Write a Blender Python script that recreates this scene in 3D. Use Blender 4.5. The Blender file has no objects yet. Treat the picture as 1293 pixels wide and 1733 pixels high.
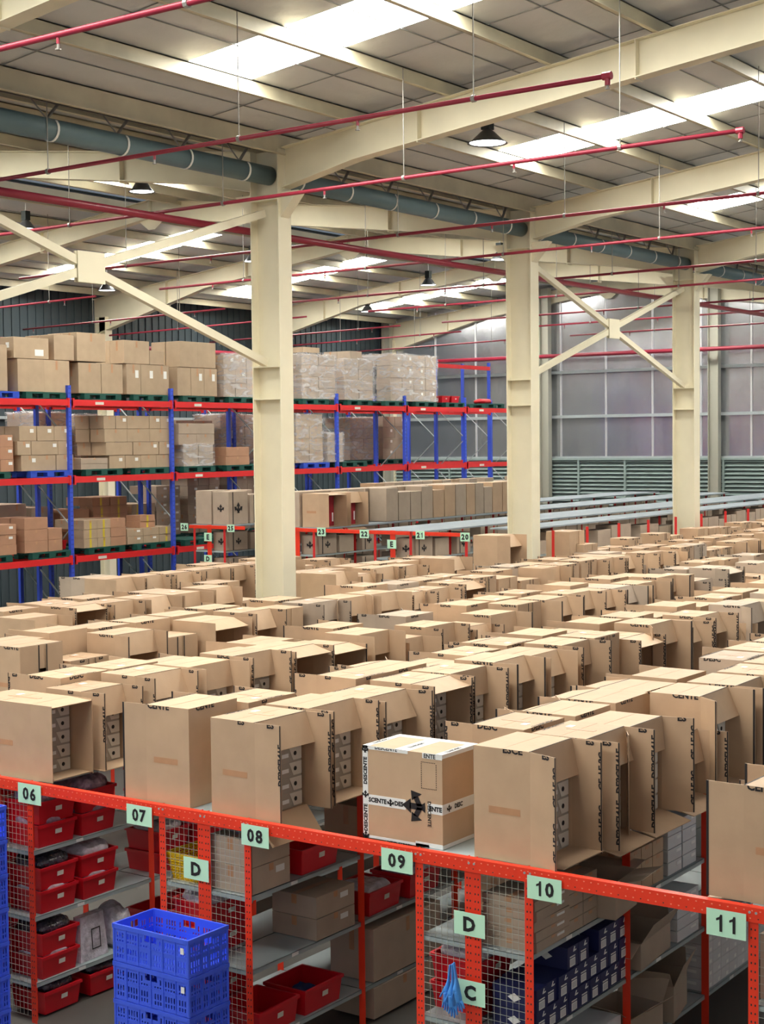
import bpy, bmesh, math, random
from mathutils import Vector, Matrix, noise as mnoise
rnd = random.Random(7)
C = bpy.context.scene.collection
sc = bpy.context.scene
PI = math.pi

# ------------------------------------------------------------------ camera
FOC = 2604.196
H = 4.75
FW = Vector((0.8171023, 0.5746082, -0.0465754))
RT = Vector((0.5747778, -0.8182355, -0.0110044))
UP = Vector((0.0444329, 0.0177788, 0.9988542))
cd = bpy.data.cameras.new('camera')
cam = bpy.data.objects.new('camera', cd); C.objects.link(cam)
cd.sensor_fit = 'HORIZONTAL'; cd.sensor_width = 36.0; cd.lens = 36.0 * FOC / 1293.0
cd.clip_end = 300
cam.matrix_world = Matrix(((RT.x, UP.x, -FW.x, 0), (RT.y, UP.y, -FW.y, 0), (RT.z, UP.z, -FW.z, H), (0, 0, 0, 1)))
sc.camera = cam
sc.view_settings.view_transform = 'Standard'
sc.view_settings.look = 'None'
sc.view_settings.gamma = 1.0
sc.view_settings.use_curve_mapping = False
sc.view_settings.exposure = 0.52
# soft world fill; the unseen near sides are left open to admit it
w = bpy.data.worlds.new('world'); sc.world = w; w.use_nodes = True
w.node_tree.nodes['Background'].inputs[0].default_value = (0.90, 0.94, 1.0, 1)
w.node_tree.nodes['Background'].inputs[1].default_value = .48
SKY_EMIT = 20.0

def ray(px, py):
    return FW + RT * ((px - 646.5) / FOC) - UP * ((py - 866.5) / FOC)
def hitX(px, py, X):
    d = ray(px, py); t = X / d.x; return Vector((X, d.y * t, H + d.z * t))
def hitY(px, py, Y):
    d = ray(px, py); t = Y / d.y; return Vector((d.x * t, Y, H + d.z * t))
def hitZ(px, py, Z):
    d = ray(px, py); t = (Z - H) / d.z; return Vector((d.x * t, d.y * t, Z))

# ------------------------------------------------------------------ materials
def lin(c):
    def f(v):
        v /= 255.0
        return v / 12.92 if v <= 0.04045 else ((v + 0.055) / 1.055) ** 2.4
    return (f(c[0]), f(c[1]), f(c[2]), 1)
MATS = {}
def mat(name, rgb, rough=0.6, metal=0.0, var=0.0, vscale=3.0, bump=0.0, bscale=30.0, emit=0.0, alpha=1.0, objvar=0.0, stretch=None, spec=0.5):
    m = bpy.data.materials.new(name); m.use_nodes = True
    nt = m.node_tree; b = nt.nodes['Principled BSDF']
    b.inputs['Base Color'].default_value = lin(rgb)
    b.inputs['Roughness'].default_value = rough
    b.inputs['Metallic'].default_value = metal
    b.inputs['Specular IOR Level'].default_value = spec
    b.inputs['Alpha'].default_value = alpha
    tc = nt.nodes.new('ShaderNodeTexCoord')
    src = tc.outputs['Object']
    if stretch:
        mp = nt.nodes.new('ShaderNodeMapping'); mp.inputs['Scale'].default_value = stretch
        nt.links.new(src, mp.inputs[0]); src = mp.outputs[0]
    col = None
    if var > 0:
        n = nt.nodes.new('ShaderNodeTexNoise'); n.inputs['Scale'].default_value = vscale; n.inputs['Detail'].default_value = 5
        nt.links.new(src, n.inputs['Vector'])
        mr = nt.nodes.new('ShaderNodeMapRange'); mr.inputs[1].default_value = .3; mr.inputs[2].default_value = .7
        mr.inputs[3].default_value = 1 - var; mr.inputs[4].default_value = 1 + var
        nt.links.new(n.outputs[0], mr.inputs[0])
        col = mr.outputs[0]
    if objvar > 0:
        oi = nt.nodes.new('ShaderNodeObjectInfo')
        mr2 = nt.nodes.new('ShaderNodeMapRange'); mr2.inputs[3].default_value = 1 - objvar; mr2.inputs[4].default_value = 1 + objvar
        nt.links.new(oi.outputs['Random'], mr2.inputs[0])
        if col is None: col = mr2.outputs[0]
        else:
            mu = nt.nodes.new('ShaderNodeMath'); mu.operation = 'MULTIPLY'
            nt.links.new(col, mu.inputs[0]); nt.links.new(mr2.outputs[0], mu.inputs[1]); col = mu.outputs[0]
    if col is not None:
        vm = nt.nodes.new('ShaderNodeVectorMath'); vm.operation = 'SCALE'
        vm.inputs[0].default_value = lin(rgb)[:3]
        nt.links.new(col, vm.inputs['Scale']); nt.links.new(vm.outputs[0], b.inputs['Base Color'])
    if bump > 0:
        n2 = nt.nodes.new('ShaderNodeTexNoise'); n2.inputs['Scale'].default_value = bscale; n2.inputs['Detail'].default_value = 4
        nt.links.new(src, n2.inputs['Vector'])
        bp = nt.nodes.new('ShaderNodeBump'); bp.inputs['Strength'].default_value = bump; bp.inputs['Distance'].default_value = .02
        nt.links.new(n2.outputs[0], bp.inputs['Height']); nt.links.new(bp.outputs[0], b.inputs['Normal'])
    if emit > 0:
        b.inputs['Emission Color'].default_value = lin(rgb); b.inputs['Emission Strength'].default_value = emit
    MATS[name] = m
    return m
CARD = mat('cardboard', (190, 160, 130), .55, var=.06, vscale=4, bump=.12, bscale=8, objvar=.07, spec=.4)
CARD2 = mat('cardboard_grey', (180, 162, 144), .75, var=.06, vscale=4, bump=.15, bscale=12, objvar=.08, spec=.25)
RCARD = mat('rack_cardboard', (186, 163, 136), .65, var=.06, vscale=4, bump=.12, bscale=8, objvar=.10, spec=.3)
CARD3 = mat('cardboard_red_brown', (186, 142, 114), .75, var=.06, vscale=4, objvar=.07, spec=.25)
INNER = mat('cardboard_inside', (180, 150, 116), .85, var=.05, vscale=5, spec=.2)
TAPE = mat('brown_packing_tape', (186, 140, 104), .35, var=.08, vscale=9)
INK = mat('black_ink', (28, 24, 26), .6)
WHITE = mat('white_paper', (235, 235, 232), .6)
LBL = mat('pale_label', (225, 220, 208), .6)
YTAPE = mat('yellow_tape', (214, 190, 60), .4)
STEEL = mat('cream_paint', (226, 218, 192), .5, var=.05, vscale=1.5, spec=.4)
PURL = mat('cream_purlin_paint', (202, 194, 168), .5, var=.14, vscale=1.6)
SHEET = mat('roof_insulation_sheet', (202, 204, 206), .5, var=.10, vscale=.5, bump=.9, bscale=2.5)
SKYL = mat('skylight_panel', (255, 254, 246), .5, emit=SKY_EMIT)
TEALP = mat('teal_duct', (98, 122, 130), .45, var=.06)
GREYB = mat('grey_bracket', (150, 146, 140), .4, metal=.5)
RPIPE = mat('red_pipe_paint', (146, 38, 58), .35, var=.05)
ORANGE = mat('orange_red_steel', (238, 58, 30), .4, var=.04, vscale=6)
REDBM = mat('red_beam_paint', (222, 42, 44), .4, var=.05)
DKRED = mat('dark_red_steel', (206, 40, 40), .4)
BLUEP = mat('blue_upright_paint', (58, 86, 208), .4, var=.05)
GALV = mat('galvanised_steel', (176, 184, 186), .38, metal=.35, var=.06, vscale=2)
DECK = mat('grey_shelf_paint', (160, 172, 174), .42, var=.05, vscale=2)
FOIL = mat('foil_insulation', (206, 208, 216), .22, metal=.9, var=.16, vscale=.6, bump=1.0, bscale=1.1, stretch=(1, 1, .45))
DFOIL = mat('foil_seam_tape', (215, 215, 218), .35, metal=.5)
TEALW = mat('teal_wall_sheet', (58, 70, 76), .6, var=.12, vscale=.6)
LOUV = mat('louvre_grey_green', (140, 156, 152), .5, var=.06)
DARKG = mat('dark_void', (40, 46, 46), .8)
FLOOR = mat('concrete_floor', (84, 82, 78), .5, var=.1, vscale=.8)
GPAL = mat('green_plastic', (22, 82, 72), .45, objvar=.1)
BPAL = mat('blue_plastic_pallet', (44, 84, 200), .45)
BLUE = mat('blue_crate_plastic', (66, 98, 236), .35, var=.03, vscale=5)
RED = mat('red_bin_plastic', (206, 20, 36), .32, var=.03, vscale=5)
YEL = mat('yellow_plastic', (232, 190, 20), .4)
MINT = mat('mint_paper', (198, 242, 212), .6)
WIRE = mat('mesh_wire', (186, 190, 180), .4, metal=.4)
NAVY = mat('navy_card', (30, 36, 84), .45)
WBOX = mat('white_grey_card', (206, 206, 208), .55, objvar=.05)
SHOE = mat('shoe_box_grey', (168, 160, 148), .6, objvar=.06)
SHOEL = mat('shoe_box_pale', (214, 208, 196), .6)
LAMPB = mat('lamp_metal', (96, 98, 100), .35, metal=.6)
LAMPW = mat('lamp_glass', (250, 250, 250), .4, emit=6.0)
BLUEC = mat('pale_blue_strip', (176, 192, 210), .5)
GLOVE = mat('light_blue_rubber', (74, 150, 232), .45)
REDPK = mat('dark_red_box', (150, 26, 40), .5)

def film_mat(name, rgb, base, hi):
    m = mat(name, rgb, .22, bump=.5, bscale=4)
    nt = m.node_tree; b = nt.nodes['Principled BSDF']
    tc = nt.nodes.new('ShaderNodeTexCoord'); n = nt.nodes.new('ShaderNodeTexNoise')
    n.inputs['Scale'].default_value = 2.2; n.inputs['Detail'].default_value = 4; n.inputs['Distortion'].default_value = 1.2
    mp = nt.nodes.new('ShaderNodeMapping'); mp.inputs['Scale'].default_value = (1, 1, 3.5); nt.links.new(tc.outputs['Object'], mp.inputs[0])
    nt.links.new(mp.outputs[0], n.inputs['Vector'])
    mr = nt.nodes.new('ShaderNodeMapRange'); mr.inputs[1].default_value = .42; mr.inputs[2].default_value = .66
    mr.inputs[3].default_value = base; mr.inputs[4].default_value = hi
    nt.links.new(n.outputs[0], mr.inputs[0]); nt.links.new(mr.outputs[0], b.inputs['Alpha'])
    return m
FILM = film_mat('stretch_film', (232, 232, 236), .10, .46)
BAGM = film_mat('clear_bag', (225, 222, 230), .35, .95)
BAGD = mat('dark_garment_in_bag', (52, 48, 60), .08, var=.7, vscale=14, bump=1, bscale=24, spec=1)
BAGL = mat('pale_garment_in_bag', (168, 146, 168), .08, var=.5, vscale=14, bump=1, bscale=26, spec=1)
BAGW = mat('white_garment_in_bag', (206, 200, 212), .1, var=.3, vscale=12, bump=1, bscale=20, spec=1)

# ------------------------------------------------------------------ mesh builder
class MB:
    def __init__(s): s.v = []; s.f = []; s.m = []
    def quad(s, pts, mi=0):
        n = len(s.v); s.v += [tuple(p) for p in pts]; s.f.append(tuple(range(n, n + len(pts)))); s.m.append(mi)
    def box(s, x0, x1, y0, y1, z0, z1, mi=0):
        n = len(s.v)
        s.v += [(x0, y0, z0), (x1, y0, z0), (x1, y1, z0), (x0, y1, z0), (x0, y0, z1), (x1, y0, z1), (x1, y1, z1), (x0, y1, z1)]
        for q in ((3, 2, 1, 0), (4, 5, 6, 7), (0, 1, 5, 4), (1, 2, 6, 5), (2, 3, 7, 6), (3, 0, 4, 7)):
            s.f.append(tuple(n + i for i in q)); s.m.append(mi)
        return s
    def frus(s, b, t, z0, z1, mi=0, cap=True):
        # b,t = (x0,x1,y0,y1) bottom and top rectangles
        n = len(s.v)
        s.v += [(b[0], b[2], z0), (b[1], b[2], z0), (b[1], b[3], z0), (b[0], b[3], z0), (t[0], t[2], z1), (t[1], t[2], z1), (t[1], t[3], z1), (t[0], t[3], z1)]
        qs = [(0, 1, 5, 4), (1, 2, 6, 5), (2, 3, 7, 6), (3, 0, 4, 7)]
        if cap: qs += [(3, 2, 1, 0), (4, 5, 6, 7)]
        for q in qs: s.f.append(tuple(n + i for i in q)); s.m.append(mi)
    def prism(s, poly, ext, mi=0):
        n = len(s.v); k = len(poly); e = Vector(ext)
        s.v += [tuple(p) for p in poly] + [tuple(Vector(p) + e) for p in poly]
        s.f.append(tuple(range(n + k - 1, n - 1, -1))); s.m.append(mi)
        s.f.append(tuple(range(n + k, n + 2 * k))); s.m.append(mi)
        for i in range(k):
            j = (i + 1) % k; s.f.append((n + i, n + j, n + k + j, n + k + i)); s.m.append(mi)
        return s
    def bar(s, a, b, wd, ht, mi=0, up=(0, 0, 1)):
        a = Vector(a); b = Vector(b); d = (b - a).normalized(); u0 = Vector(up)
        x = d.cross(u0)
        if x.length < 1e-4: x = d.cross(Vector((1, 0, 0)))
        x.normalize(); z = x.cross(d)
        pts = [a + x * (i * wd / 2) + z * (j * ht / 2) for i, j in ((-1, -1), (1, -1), (1, 1), (-1, 1))]
        s.prism(pts, b - a, mi); return s
    def tube(s, a, b, r, n=10, mi=0, r2=None):
        a = Vector(a); b = Vector(b); d = (b - a).normalized()
        x = d.cross(Vector((0, 0, 1)))
        if x.length < 1e-4: x = Vector((1, 0, 0))
        x.normalize(); y = d.cross(x); r2 = r if r2 is None else r2
        o = len(s.v)
        for p, rr in ((a, r), (b, r2)):
            for i in range(n):
                t = 2 * PI * i / n; s.v.append(tuple(p + x * (math.cos(t) * rr) + y * (math.sin(t) * rr)))
        for i in range(n):
            j = (i + 1) % n; s.f.append((o + i, o + j, o + n + j, o + n + i)); s.m.append(mi)
        s.f.append(tuple(o + i for i in range(n - 1, -1, -1))); s.m.append(mi)
        s.f.append(tuple(o + n + i for i in range(n))); s.m.append(mi)
        return s
    def lathe(s, prof, c, n=16, mi=0):
        o = len(s.v); k = len(prof)
        for i in range(n):
            t = 2 * PI * i / n
            for r, z in prof: s.v.append((c[0] + r * math.cos(t), c[1] + r * math.sin(t), c[2] + z))
        for i in range(n):
            j = (i + 1) % n
            for q in range(k - 1): s.f.append((o + i * k + q, o + j * k + q, o + j * k + q + 1, o + i * k + q + 1)); s.m.append(mi)
        return s
    def geo(s, g, M, mi=0):
        n = len(s.v); s.v += [tuple(M @ Vector((v[0], v[1], 0))) for v in g[0]]
        for f in g[1]: s.f.append(tuple(n + i for i in f)); s.m.append(mi)
    def mesh(s, name, mats):
        me = bpy.data.meshes.new(name); me.from_pydata(s.v, [], s.f)
        for m in mats: me.materials.append(m)
        me.polygons.foreach_set('material_index', s.m); me.update()
        return me
    def build(s, name, mats, parent=None, loc=(0, 0, 0), rz=0, smooth=False):
        if not isinstance(mats, (list, tuple)): mats = [mats]
        return link(name, s.mesh(name, mats), parent, loc, rz, smooth)
def link(name, me, parent=None, loc=(0, 0, 0), rz=0, smooth=False):
    o = bpy.data.objects.new(name, me); C.objects.link(o); o.location = loc; o.rotation_euler = (0, 0, rz)
    if parent: o.parent = parent
    if smooth:
        for p in me.polygons: p.use_smooth = True
    return o
def tag(o, label=None, cat=None, group=None, kind=None):
    if label:
        o['label'] = label
    if cat: o['category'] = cat
    if group: o['group'] = group
    if kind: o['kind'] = kind
    return o
def empty(name, loc, label, cat, group=None, rz=0):
    o = bpy.data.objects.new(name, None); C.objects.link(o); o.location = loc; o.rotation_euler = (0, 0, rz)
    o.empty_display_size = .1
    return tag(o, label, cat, group)
ON = ['first', 'second', 'third', 'fourth', 'fifth', 'sixth', 'seventh', 'eighth', 'ninth', 'tenth', 'eleventh', 'twelfth', 'thirteenth',
      'fourteenth', 'fifteenth', 'sixteenth', 'seventeenth', 'eighteenth', 'nineteenth', 'twentieth']
TENS = ['', '', 'twenty', 'thirty', 'forty']
def ordi(i):
    if i < 20: return ON[i]
    t = (i + 1) // 10; u = (i + 1) % 10
    return {3: 'thirtieth', 4: 'fortieth'}[t] if u == 0 else TENS[t] + '-' + ON[u - 1]

TXT = {}
def text_geo(s, size=1.0, bold=.02, cut=None):
    k = (s, size, bold, cut)
    if k in TXT: return TXT[k]
    cu = bpy.data.curves.new('txt', 'FONT'); cu.body = s; cu.size = 1.0; cu.offset = bold; cu.resolution_u = 2
    cu.align_x = 'CENTER'; cu.align_y = 'CENTER'
    ob = bpy.data.objects.new('txt', cu); C.objects.link(ob)
    me = bpy.data.meshes.new_from_object(ob)
    bpy.data.objects.remove(ob); bpy.data.curves.remove(cu)
    bm = bmesh.new(); bm.from_mesh(me)
    ys = [v.co.y for v in bm.verts]; xs = [v.co.x for v in bm.verts]
    cy = (max(ys) + min(ys)) / 2; hh = max(ys) - min(ys); cx = (max(xs) + min(xs)) / 2
    for v in bm.verts: v.co.y = (v.co.y - cy) / hh * size; v.co.x = (v.co.x - cx) / hh * size   # size = cap height
    if cut is not None:
        bmesh.ops.bisect_plane(bm, geom=bm.verts[:] + bm.edges[:] + bm.faces[:], plane_co=(0, 0, 0), plane_no=(0, cut, 0), clear_outer=True)
        for v in bm.verts: v.co.y += cut * size / 2 * 0
    bm.verts.index_update()
    g = ([(v.co.x, v.co.y) for v in bm.verts], [tuple(v.index for v in f.verts) for f in bm.faces])
    bm.free(); bpy.data.meshes.remove(me)
    TXT[k] = g; return g
def frame(o, xd, yd):
    x = Vector(xd).normalized(); y = Vector(yd).normalized(); z = x.cross(y)
    return Matrix(((x.x, y.x, z.x, o[0]), (x.y, y.y, z.y, o[1]), (x.z, y.z, z.z, o[2]), (0, 0, 0, 1)))
def mark_geo(s):
    # three joined arrows spreading from one foot
    vs = []; fs = []
    def poly(p):
        n = len(vs); vs.extend((x * s, y * s) for x, y in p); fs.append(tuple(range(n, n + len(p))))
    poly([(-.12, -.4), (.12, -.4), (.12, .2), (-.12, .2)]); poly([(-.28, .15), (.28, .15), (0, .55)])
    for sg in (1, -1):
        q = [(.04, -.38), (.40, -.18), (.34, .04), (.02, -.14)]
        t = [(.22, .10), (.60, .14), (.50, -.36)]
        for p in (q, t):
            pp = [(x * sg, y) for x, y in p]
            poly(pp if sg > 0 else pp[::-1])
    poly([(-.2, -.5), (.2, -.5), (.12, -.38), (-.12, -.38)])
    return (vs, fs)

# ------------------------------------------------------------------ structure
def struct(name, mb, mats, parent=None):
    o = mb.build(name, mats, parent); o['kind'] = 'structure'; return o
YB = 33.6; XW = 48.0; RIDGE = 24.1; VAL = 14.6; SL = .1186; Z0 = 9.25; YR = 5.1
f = MB(); f.box(-3, XW + .2, -5, YB + .3, -.2, 0); struct('floor', f, FLOOR)
def zr(Y):          # underside of the sheeting
    if Y > RIDGE: return Z0 + SL * (YB - Y)
    if Y > VAL: return Z0 + SL * (Y - VAL)
    if Y > YR: return Z0 + SL * (VAL - Y)
    return Z0 + SL * (VAL - YR) - SL * (YR - Y)
FR = [17.96 + 7.48 * k for k in range(-2, 5)]          # frame lines 3.0 ... 47.88
strips = [(14.38 + 7.45 * k, 15.58 + 7.45 * k) for k in range(-2, 5)]
roof = MB(); sky = MB(); lapm = MB()
segs = [(-5, YR, 0), (YR, 12.95, 1), (12.95, VAL + .02, 0), (VAL, 18.3, 0), (18.3, 22.7, 1), (22.7, 23.2, 0), (25.0, 26.4, 0), (26.4, 32.3, 1), (32.3, YB + .2, 0)]
for y0, y1, sk in segs:
    xs = [-3.0]
    if sk:
        for a, b in strips: xs += [a, b]
    xs.append(XW + .2)
    for i in range(len(xs) - 1):
        a, b = xs[i], xs[i + 1]
        pts = [(a, y0, zr(y0)), (b, y0, zr(y0)), (b, y1, zr(y1)), (a, y1, zr(y1))]
        if sk and i % 2 == 1: sky.prism(pts, (0, 0, .02))
        else: roof.prism(pts, (0, 0, .06))
ceil = struct('ceiling', roof, SHEET)
struct('skylight', sky, SKYL, ceil)
# sheet laps as thin lines of darker grey
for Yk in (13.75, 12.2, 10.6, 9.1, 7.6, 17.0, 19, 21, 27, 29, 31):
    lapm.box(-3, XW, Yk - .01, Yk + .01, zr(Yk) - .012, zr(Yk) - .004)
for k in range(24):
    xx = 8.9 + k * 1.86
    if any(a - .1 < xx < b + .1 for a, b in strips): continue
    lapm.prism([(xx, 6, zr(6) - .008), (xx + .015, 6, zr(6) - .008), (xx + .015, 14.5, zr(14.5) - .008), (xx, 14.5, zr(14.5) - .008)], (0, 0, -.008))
struct('sheet_lap', lapm, mat('lap_grey', (140, 142, 140), .7), ceil)
pu = MB()
PY = [14.35, 12.95, 11.42, 9.85, 8.35, 6.85, 5.4, 3.9, 2.4, 14.95 + .2, 16.6, 18.1, 19.6, 21.1, 22.6, 25.6, 27.1, 28.6, 30.1, 31.6, 33.0]
for y in PY:
    z = zr(y) - .012; h = .30 if abs(y - 14.35) < .01 else .2
    pu.box(-3, XW, y - .006, y + .006, z - h, z)
    pu.box(-3, XW, y - .07, y + .006, z - h, z - h + .012); pu.box(-3, XW, y - .006, y + .07, z - .012, z)
struct('purlin', pu, PURL, ceil)
# raised ridge vent
rv = MB(); zz = zr(RIDGE)
rv.box(-3, XW, 24.98, 25.02, zr(25) - .02, zz + 1.2, 0)
for i in range(12): rv.box(4 + i * 3.74, 4.06 + i * 3.74, 23.17, 23.23, zr(23.2), zz + 1.2, 0)
for i in range(170):
    x = 3 + i * .27; rv.box(x, x + .1, 24.94, 24.98, zr(25) + .38, zz + 1.2, 0)
rv.box(-3, XW, 23.4, 25.3, zz + 1.2, zz + 1.26, 0)
rv.box(-3, XW, 24.9, 24.975, zr(25) + .02, zr(25) + .34, 1)
rv.box(-3, XW, 24.8, 24.99, zr(25) - .3, zr(25) - .08, 2)
rv.box(-3, XW, 23.2, 23.3, zr(25) - .3, zr(25) - .02, 2)
for i in range(60): rv.box(12 + i * .6, 12.09 + i * .6, 24.88, 24.91, zr(25) + .14, zr(25) + .18, 3)
struct('ridge_vent', rv, [TEALW, BLUEC, PURL, DARKG], ceil)

# far wall (x = XW)
fw_ = MB()
fw_.prism([(XW, -5, 0), (XW, YB, 0), (XW, YB, zr(YB)), (XW, RIDGE, zr(RIDGE) + 1), (XW, VAL, zr(VAL)), (XW, YR, zr(YR)), (XW, -5, zr(-5))], (.2, 0, 0), 0)
wf = struct('wall_far', fw_, [FOIL])
# foil seams, girts, posts, louvres on the far wall
s_ = MB()
y = 12.0
while y < YB:
    s_.box(XW - .03, XW - .002, y - .03, y + .03, 4.1, zr(y) - .1); y += 1.75
struct('foil_seam', s_, DFOIL, wf)
s_ = MB()
for z in (4.06, 5.5, 7.05): s_.box(XW - .14, XW - .031, 10, YB, z - .05, z + .05)
struct('wall_girt', s_, GALV, wf)
s_ = MB()
s_.box(XW - .06, XW - .004, 10, YB, .3, 4.02, 1)
for i in range(26):
    z = .5 + i * .136
    s_.prism([(XW - .16, 10, z), (XW - .06, 10, z + .10), (XW - .06, 10, z + .115), (XW - .17, 10, z + .02)], (0, YB - 10, 0), 0)
y = 11.0
while y < YB:
    s_.box(XW - .2, XW - .05, y - .035, y + .035, .3, 4.02, 2); y += 1.78
s_.box(XW - .22, XW - .05, 10, YB, 3.98, 4.05, 2)
struct('louvre_band', s_, [LOUV, DARKG, LOUV], wf)
s_ = MB()
for y in (13.9, 20.15, 26.45, 33.2):
    s_.box(XW - .45, XW - .2, y - .18, y - .16, 0, zr(y) - .1); s_.box(XW - .45, XW - .2, y + .16, y + .18, 0, zr(y) - .1)
    s_.box(XW - .33, XW - .31, y - .16, y + .16, 0, zr(y) - .1); s_.box(XW - .21, XW - .2, y - .16, y + .16, 0, zr(y) - .1)
struct('wall_post', s_, mat('grey_post_paint', (172, 170, 156), .5), wf)
# unseen low walls added to keep low-angle light off the lower shelves
b = MB(); b.box(-3.2, -3, -5, YB, 0, 3.3); struct('light_block_left', b, [MATS['grey_post_paint']])
b = MB(); b.box(-3, XW, -5.2, -5, 0, 3.3); struct('light_block_right', b, [MATS['grey_post_paint']])
# back wall (y = YB)
b = MB(); b.box(-3, XW, YB, YB + .2, 0, zr(YB) + .1); wb = struct('wall_back', b, TEALW)
s_ = MB()
for i in range(120): s_.box(12 + i * .3, 12.12 + i * .3, YB - .03, YB - .002, 0, zr(YB) - .05)
struct('sheet_rib', s_, TEALW, wb)
s_ = MB()
for z in (2.4, 4.06, 5.5, 7.05): s_.box(10, XW - .5, YB - .16, YB - .035, z - .04, z + .04)
struct('wall_girt', s_, GALV, wb)

# ------------------------------------------------------------------ steel columns and rafters
pos_words = {0: 'just left of the photo centre', 1: 'right of centre, second of the row', 2: 'third of the row, at the right', -1: 'beyond the left frame edge', 3: 'beyond the right frame edge'}
col_lbl = {0: 'cream steel column left of the photo centre, the nearest in view',
           1: 'cream steel column right of centre, second nearest in view',
           2: 'cream steel column near the right edge before the foil wall, third nearest'}
for k in (-1, 0, 1, 2, 3):
    X = FR[k + 2]; lbl = col_lbl.get(k)
    if k in (-1, 3): continue_lbl = 'cream steel column just outside the %s edge of the photo' % ('left' if k < 0 else 'right')
    o = empty('steel_column', (X, VAL, 0), lbl or continue_lbl, 'column')
    m = MB(); zt = 9.05
    for sg in (-1, 1): m.box(-.15, .15, sg * .26 - .01, sg * .26 + .01, 0, zt)
    m.box(-.006, .006, -.25, .25, 0, zt); m.build('shaft', STEEL, o)
    for z in (5.86, 5.38, 8.32):
        m = MB(); m.box(-.145, -.006, -.25, .25, z - .008, z + .008); m.box(.006, .145, -.25, .25, z - .008, z + .008); m.build('stiffener_plate', STEEL, o)
    m = MB(); m.box(-.25, .25, -.35, .35, 0, .03); m.build('base_plate', STEEL, o)
    # cap knees
    m = MB()
    for sg in (-1, 1):
        m.prism([(-.1, sg * .27, 8.05), (-.1, sg * .60, 8.42), (-.1, sg * .27, 8.42)], (.2, 0, 0))
    m.build('knee_bracket', STEEL, o)
for k, X in enumerate(FR):
    if k == 0: continue
    nm = ['', 'nearest', 'second', 'third', 'fourth', 'fifth', 'farthest'][k]
    for side, pts in (('right', [(YR, 1), (VAL - .27, 1)]), ('left', None)):
        m = MB()
        if side == 'right': ya, yb = 4.2, VAL - .3
        else: ya, yb = VAL + .3, YB - .02
        # rafter spine
        def zt(Y): return zr(Y) - .215
        def dp(Y):
            d = .48
            t = abs(Y - VAL)
            if t < 1.6: d += .14 * (1 - t / 1.6)
            t = YB - Y
            if t < 4.5: d += .6 * (1 - t / 4.5)
            t = abs(Y - RIDGE)
            if t < 1.5: d -= .08
            return d
        ys = [ya]
        for q in (YR, VAL - 1.6, VAL + 1.6, RIDGE, YB - 4.5, YB - 1.5):
            if ya < q < yb: ys.append(q)
        ys.append(yb); ys.sort()
        for a, b_ in zip(ys[:-1], ys[1:]):
            A, B = zt(a), zt(b_); a2, b2 = A - dp(a), B - dp(b_)
            m.prism([(X - .005, a, a2), (X - .005, b_, b2), (X - .005, b_, B), (X - .005, a, A)], (.01, 0, 0))
            m.prism([(X - .11, a, A - .012), (X - .11, b_, B - .012), (X - .11, b_, B), (X - .11, a, A)], (.22, 0, 0))
            m.prism([(X - .11, a, a2), (X - .11, b_, b2), (X - .11, b_, b2 + .014), (X - .11, a, a2 + .014)], (.22, 0, 0))
        rf = empty('roof_rafter', (0, 0, 0), 'cream steel roof rafter rising %s of its column, %s frame from the viewer' % (side, nm), 'rafter')
        m.build('beam', STEEL, rf)
        for Yk in ((11.9, 8.6) if side == 'right' else (17.6, 20.6, 24.1, 27.6, 30.6)):
            m = MB(); A = zt(Yk); m.box(X - .105, X + .105, Yk - .008, Yk + .008, A - dp(Yk) - .02, A - .005); m.build('splice_plate', STEEL, rf)
        if side == 'left':
            m = MB(); A = zt(RIDGE) - .40
            m.prism([(X, RIDGE - .45, A), (X, RIDGE + .45, A), (X, RIDGE + .1, A - .25), (X, RIDGE - .1, A - .25)], (.012, 0, 0)); m.build('ridge_bracket', STEEL, rf)
    # wall column at the back
    wc = MB()
    for sg in (-1, 1): wc.box(X - .14, X + .14, YB - .4 + sg * .19 - .008, YB - .4 + sg * .19 + .008, 0, 8.5)
    wc.box(X - .005, X + .005, YB - .59, YB - .21, 0, 8.5)
    if X > 24:
        tag(wc.build('wall_column', STEEL), 'cream steel column against the dark back wall, %s frame from the viewer' % nm, 'column')
# X braces
def brace(xa, xb, lbl):
    o = empty('cross_brace', ((xa + xb) / 2, VAL, 6.9), lbl, 'brace')
    cx = (xa + xb) / 2; zt_, zb = 8.12, 5.92; zc = (zt_ + zb) / 2
    for sx, sz in ((-1, 1), (1, 1), (-1, -1), (1, -1)):
        m = MB(); ex = (xb - xa) / 2 - .17
        m.bar((sx * .1, 0, 0 + sz * .04 + zc - 6.9), (sx * ex, 0, (zt_ if sz > 0 else zb) - 6.9), .09, .11)
        m.build('brace_arm', STEEL, o)
    m = MB(); m.box(-.24, .24, -.012, .012, zc - 6.9 - .2, zc - 6.9 + .2); m.box(-.24, .24, -.062, -.05, zc - 6.9 - .2, zc - 6.9 + .2); m.build('gusset_plate', STEEL, o)
brace(FR[1], FR[2], 'cream X-shaped steel brace at the left of the nearest column')
brace(FR[3], FR[4], 'cream X-shaped steel brace between second and third columns, before the foil wall')

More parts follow.
